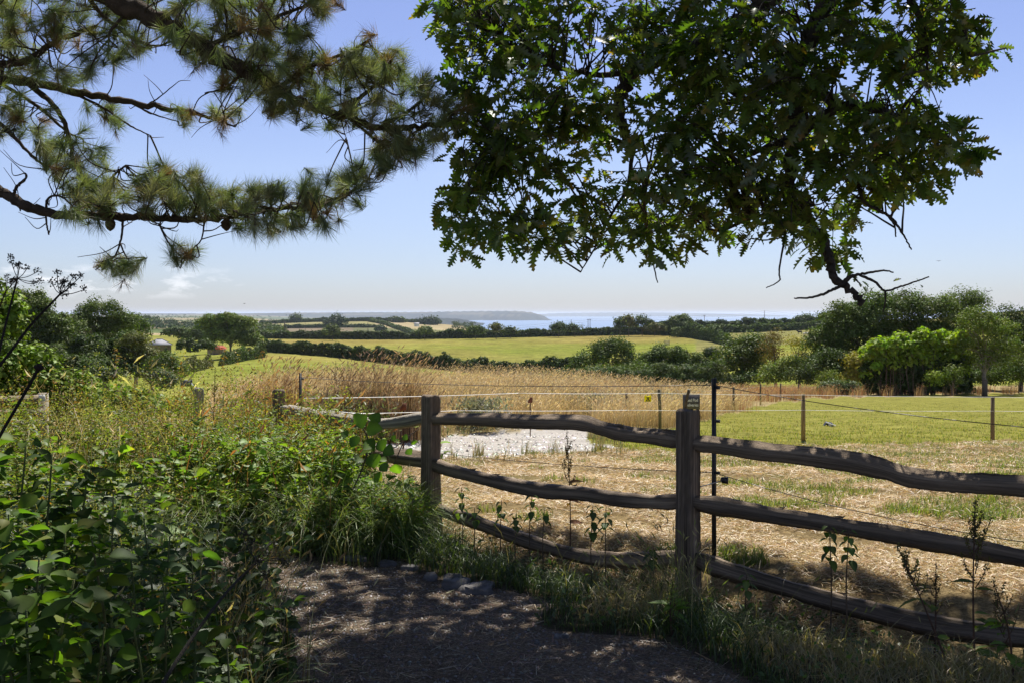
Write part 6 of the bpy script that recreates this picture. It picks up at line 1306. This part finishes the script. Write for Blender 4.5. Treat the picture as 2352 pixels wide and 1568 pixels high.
# ------------------------------------------------------------------ pine overhead
pine = empty('pine_tree', (-5.3, 6.2, 0), 'long-needled pine whose boughs reach in from the top left', 'tree')
PB = (.085, .062, .046); mt, mb_ = MB(), MB()
tp = spline([(-5.3, 6.2, -.5), (-5.28, 6.2, 2.2), (-5.2, 6.25, 5), (-5.1, 6.3, 9)], 6); tube(mt, tp, np.linspace(.32, .14, len(tp)), 14, PB, .06); mt.build('trunk', M['bark'], pine)
ph = lambda z: top_px(ZT([-5.25, 6.2, z]))
BOUGHS = [
 limb([ph(2.9), (-300, 395, 6.25), (-90, 405, 6.3), (0, 440, 6.3), (60, 474, 6.3), (130, 492, 6.3), (230, 497, 6.3), (330, 498, 6.3), (430, 505, 6.3), (520, 498, 6.3), (600, 482, 6.3), (700, 476, 6.35), (790, 450, 6.4), (850, 410, 6.45)], .043, .007, mb_, PB),
 limb([ph(4.6), (-250, -140, 6.0), (120, -60, 6.0), (300, 20, 6.0), (390, 62, 6.0), (470, 110, 6.05), (560, 165, 6.1), (640, 203, 6.15), (700, 238, 6.2), (800, 270, 6.25), (900, 296, 6.3), (1000, 288, 6.3), (1050, 262, 6.3)], .075, .01, mb_, PB),
 limb([ph(3.8), (-200, 160, 6.6), (-40, 176, 6.6), (60, 188, 6.6), (180, 214, 6.6), (300, 236, 6.6), (400, 254, 6.6), (480, 268, 6.6), (540, 292, 6.6)], .045, .006, mb_, PB),
 limb([ph(4.0), (-150, 180, 6.3), (-30, 150, 6.3), (60, 140, 6.3), (130, 95, 6.3), (220, 60, 6.3)], .04, .012, mb_, PB),
 limb([ph(3.6), (-120, 210, 6.4), (0, 285, 6.4), (60, 345, 6.4), (110, 390, 6.4)], .022, .007, mb_, PB),
 limb([(60, 188, 6.6), (130, 250, 6.5), (160, 320, 6.5), (170, 380, 6.5), (210, 420, 6.5)], .02, .006, mb_, PB),
 limb([(-20, 180, 6.6), (80, 240, 6.6), (150, 300, 6.6), (190, 320, 6.6)], .014, .005, mb_, PB),
 limb([(170, 214, 6.6), (240, 250, 6.6), (300, 290, 6.6), (345, 312, 6.6)], .01, .004, mb_, PB),
 limb([(300, 236, 6.6), (350, 262, 6.6), (410, 280, 6.6)], .008, .003, mb_, PB),
 limb([(330, 245, 6.6), (360, 228, 6.6), (400, 196, 6.6)], .006, .003, mb_, PB),
 limb([(250, 480, 6.3), (248, 430, 6.3), (265, 400, 6.3), (290, 380, 6.3)], .014, .006, mb_, PB),
 limb([(282, 505, 6.3), (278, 550, 6.3), (262, 590, 6.3), (225, 612, 6.3)], .008, .004, mb_, PB), limb([(276, 560, 6.3), (290, 590, 6.3), (312, 615, 6.3)], .006, .003, mb_, PB),
 limb([(365, 515, 6.3), (385, 555, 6.3), (410, 585, 6.3), (432, 605, 6.3)], .007, .003, mb_, PB), limb([(470, 510, 6.3), (462, 550, 6.3), (440, 575, 6.3)], .006, .003, mb_, PB),
 limb([(30, 455, 6.3), (38, 430, 6.3), (60, 410, 6.3), (58, 398, 6.3)], .012, .006, mb_, PB), limb([(104, 488, 6.3), (108, 520, 6.3), (112, 540, 6.3)], .007, .004, mb_, PB), limb([(44, 468, 6.3), (46, 486, 6.3)], .006, .004, mb_, PB),
 limb([(105, 480, 6.3), (112, 455, 6.3), (140, 452, 6.3), (170, 478, 6.3)], .009, .005, mb_, PB),
 limb([(640, 203, 6.15), (720, 150, 6.2), (800, 120, 6.2), (850, 90, 6.2)], .018, .005, mb_, PB), limb([(780, 262, 6.2), (860, 200, 6.2), (930, 160, 6.2)], .016, .005, mb_, PB), limb([(880, 290, 6.3), (960, 240, 6.3), (1000, 190, 6.3)], .013, .005, mb_, PB),
 limb([(470, 110, 6.05), (560, 70, 6.1), (660, 30, 6.1), (770, -10, 6.1)], .02, .006, mb_, PB), limb([(800, 270, 6.25), (860, 320, 6.3), (910, 360, 6.35)], .012, .004, mb_, PB), limb([(560, 165, 6.1), (520, 200, 6.1), (470, 215, 6.1)], .01, .004, mb_, PB),
 limb([(300, 20, 6.0), (250, 80, 6.0), (270, 110, 6.0)], .012, .004, mb_, PB), limb([(780, 262, 6.3), (790, 300, 6.3), (800, 335, 6.3)], .004, .002, mb_, PB), limb([(180, -40, 6.2), (240, 40, 6.2), (330, 100, 6.2), (380, 105, 6.2)], .016, .006, mb_, PB),
]
BP = np.concatenate(BOUGHS)
# tufts: (polygon, count, depth, upward bias)
PPOLY = [([(-60, -60), (330, -60), (365, 60), (330, 130), (250, 150), (210, 200), (100, 190), (-60, 215)], 165, 6.3, .25),
         ([(320, -60), (790, -60), (775, 20), (735, 60), (690, 95), (640, 90), (600, 150), (520, 180), (430, 140), (360, 90)], 150, 6.05, .1),
         ([(590, 110), (690, 110), (760, 130), (830, 110), (850, 75), (875, 130), (925, 105), (935, 160), (1000, 160), (1035, 230), (1085, 255), (1040, 310), (960, 330), (880, 315), (800, 292), (740, 300), (650, 270), (560, 225), (480, 200), (510, 170)], 210, 6.25, .45),
         ([(880, 310), (1010, 318), (985, 350), (940, 385), (885, 395), (850, 350)], 36, 6.4, -.2),
         ([(470, 225), (560, 262), (550, 290), (500, 290)], 9, 6.6, -.1), ([(400, 240), (450, 262), (455, 285), (415, 290)], 7, 6.6, -.2),
         ([(-60, 200), (90, 215), (150, 290), (100, 320), (20, 330), (-60, 330)], 26, 6.5, .0), ([(180, 240), (290, 250), (270, 290), (190, 300)], 9, 6.6, .1),
         ([(90, 330), (220, 310), (250, 350), (250, 410), (190, 430), (100, 400)], 34, 6.5, .2),
         ([(120, 430), (200, 400), (280, 430), (340, 385), (375, 360), (400, 400), (450, 370), (470, 425), (520, 430), (600, 425), (690, 432), (710, 395), (740, 380), (770, 400), (820, 370), (860, 390), (910, 350), (895, 415), (850, 450), (800, 485), (740, 492), (600, 495), (400, 488), (300, 488), (170, 480)], 185, 6.32, .6),
         ([(560, 500), (700, 495), (790, 490), (775, 530), (700, 520), (640, 530), (590, 545), (540, 520)], 26, 6.3, -.5), ([(195, 598), (240, 585), (320, 600), (318, 625), (230, 622)], 11, 6.3, -.1), ([(395, 565), (455, 565), (440, 605), (405, 600)], 8, 6.3, -.3), ([(130, 490), (250, 500), (240, 520), (140, 510)], 5, 6.3, -.4)]
TC, TD = [], []
for poly, cnt, Y, up in PPOLY:
    xs_, ys_ = zip(*poly); got = 0; cnt = int(cnt * 1.06)
    while got < cnt:
        x = RNG.uniform(min(xs_), max(xs_)); y = RNG.uniform(min(ys_), max(ys_))
        if inpoly([x], [y], poly)[0]:
            TC.append(P(x, y, Y + RNG.normal(0, .22))); d = RNG.normal(0, .6, 3) + [.35, 0, up]; TD.append(d / np.linalg.norm(d)); got += 1
TC = np.array(TC); TD = np.array(TD)
nb = MB()
def needles(mb, tc, td, per, L0, L1, wd, cols):
    n = len(tc); i = np.repeat(np.arange(n), per); ax = td[i]; rnd = rdir(len(i)); perp = nrm(rnd - ax * (rnd * ax).sum(1, keepdims=True)); ang = RNG.uniform(.12, 1.25, len(i))[:, None]
    d = ax * np.cos(ang) + perp * np.sin(ang); d[:, 2] -= .12; d = nrm(d)
    base = tc[i] - ax * RNG.uniform(0, .07, (len(i), 1)); L = RNG.uniform(L0, L1, len(i))
    tv = np.array([(0, -.5, 0), (0, .5, 0), (.5, .45, .0), (.5, -.45, .0), (1, 0, -.06)]); tf = [np.array([(0, 1, 2, 3)]), np.array([(3, 2, 4)])]
    brown = RNG.uniform(0, 1, n)[i] < .06
    c = np.where(brown[:, None], vary((.26, .15, .07), len(i)), vary(pick(cols, n)[i], len(i), .2, .05)); scatter(mb, tv, tf, base, d, rdir(len(i)), L, wd, c, 0)
NC = [(.23, .26, .11), (.19, .235, .09), (.28, .29, .15), (.15, .18, .08), (.26, .24, .13)]
needles(nb, TC, TD, 130, .08, .145, .0019, NC)
# dead brownish needles hanging under the boughs
k = RNG.choice(len(TC), 90, False); needles(nb, TC[k] - [0, 0, .08], np.tile([.1, 0, -1.], (90, 1)) + RNG.normal(0, .3, (90, 3)), 40, .06, .12, .0022, [(.16, .1, .055), (.2, .13, .07)])
nb.build('needles', M['needle'], pine)
for c, d in zip(TC, TD):
    kk = np.argmin(np.linalg.norm(BP - c, axis=1) + RNG.uniform(0, .2, len(BP))); s = BP[kk]; dist = np.linalg.norm(c - s)
    if dist < 1.3: pp = spline([s, (s + c) / 2 - d * .25 * dist + RNG.normal(0, .04 * dist, 3), c], 4); tube(mb_, pp, np.linspace(.003 + .006 * dist, .0028, len(pp)), 5, PB)
# bare dead twigs
for q in range(120):
    s = BP[RNG.integers(0, len(BP))]; a = RNG.normal(0, 1, 3); a[2] = abs(a[2]) * (-.4 if q % 3 else .5); a = a / np.linalg.norm(a) * RNG.uniform(.08, .3)
    if s[0] / s[1] > -.62: pp = spline([s, s + a * .5 + RNG.normal(0, .02, 3), s + a + [0, 0, .03]], 4); tube(mb_, pp, np.linspace(.004, .0015, len(pp)), 4, PB)
uc = MB(); pts = shade_points(1500, -8.5, -1.6, -1.5, 4.6, 7.2, .85, 2.6); n = len(pts); dd = rdir(n)
scatter(uc, np.array([(0, -.5, 0), (0, .5, 0), (1, .5, 0), (1, -.5, 0)]), [np.array([(0, 1, 2, 3)])], pts, dd, rdir(n) + SD, RNG.uniform(.2, .34, n), RNG.uniform(.09, .16, n), vary(pick(NC, n), n), 0); uc.build('shade_crown', M['needle'], pine)  # unseen flat cards above the frame, added to shade the left foreground
for c in pts[::90]:
    s = tp[RNG.integers(9, len(tp))]; tube(mb_, spline([s, (s + c) / 2 + [0, 0, .3], c], 4), np.linspace(.03, .008, 9), 5, PB)
mb_.build('boughs', M['bark'], pine)
for x, y in ((253, 508), (520, 508), (495, 488), (240, 482), (648, 240)):
    c0 = P(x, y, 6.28); cb = MB(); th = np.linspace(0, 1, 9); tube(cb, c0 + np.stack([.0 * th, 0 * th, -.085 * th + .02], 1), .03 * np.sin(np.clip(th * .92 + .08, 0, 1) * math.pi) ** .7 + .002, 9, (.14, .09, .05), .12); cb.build('cone', M['bark'], pine)

# ------------------------------------------------------------------ haze
m, t, o = newmat('haze_air'); pv = t.nodes.new("ShaderNodeVolumePrincipled"); pv.inputs['Color'].default_value = (.74, .84, 1.0, 1); pv.inputs['Density'].default_value = 4.2e-5; pv.inputs['Anisotropy'].default_value = .2
t.links.new(pv.outputs[0], o.inputs['Volume'])
b = MB(); box(b, (0, 30000, -20), (90000, 64000, 130)); hz = b.build('haze', m); tag(hz, kind='stuff')
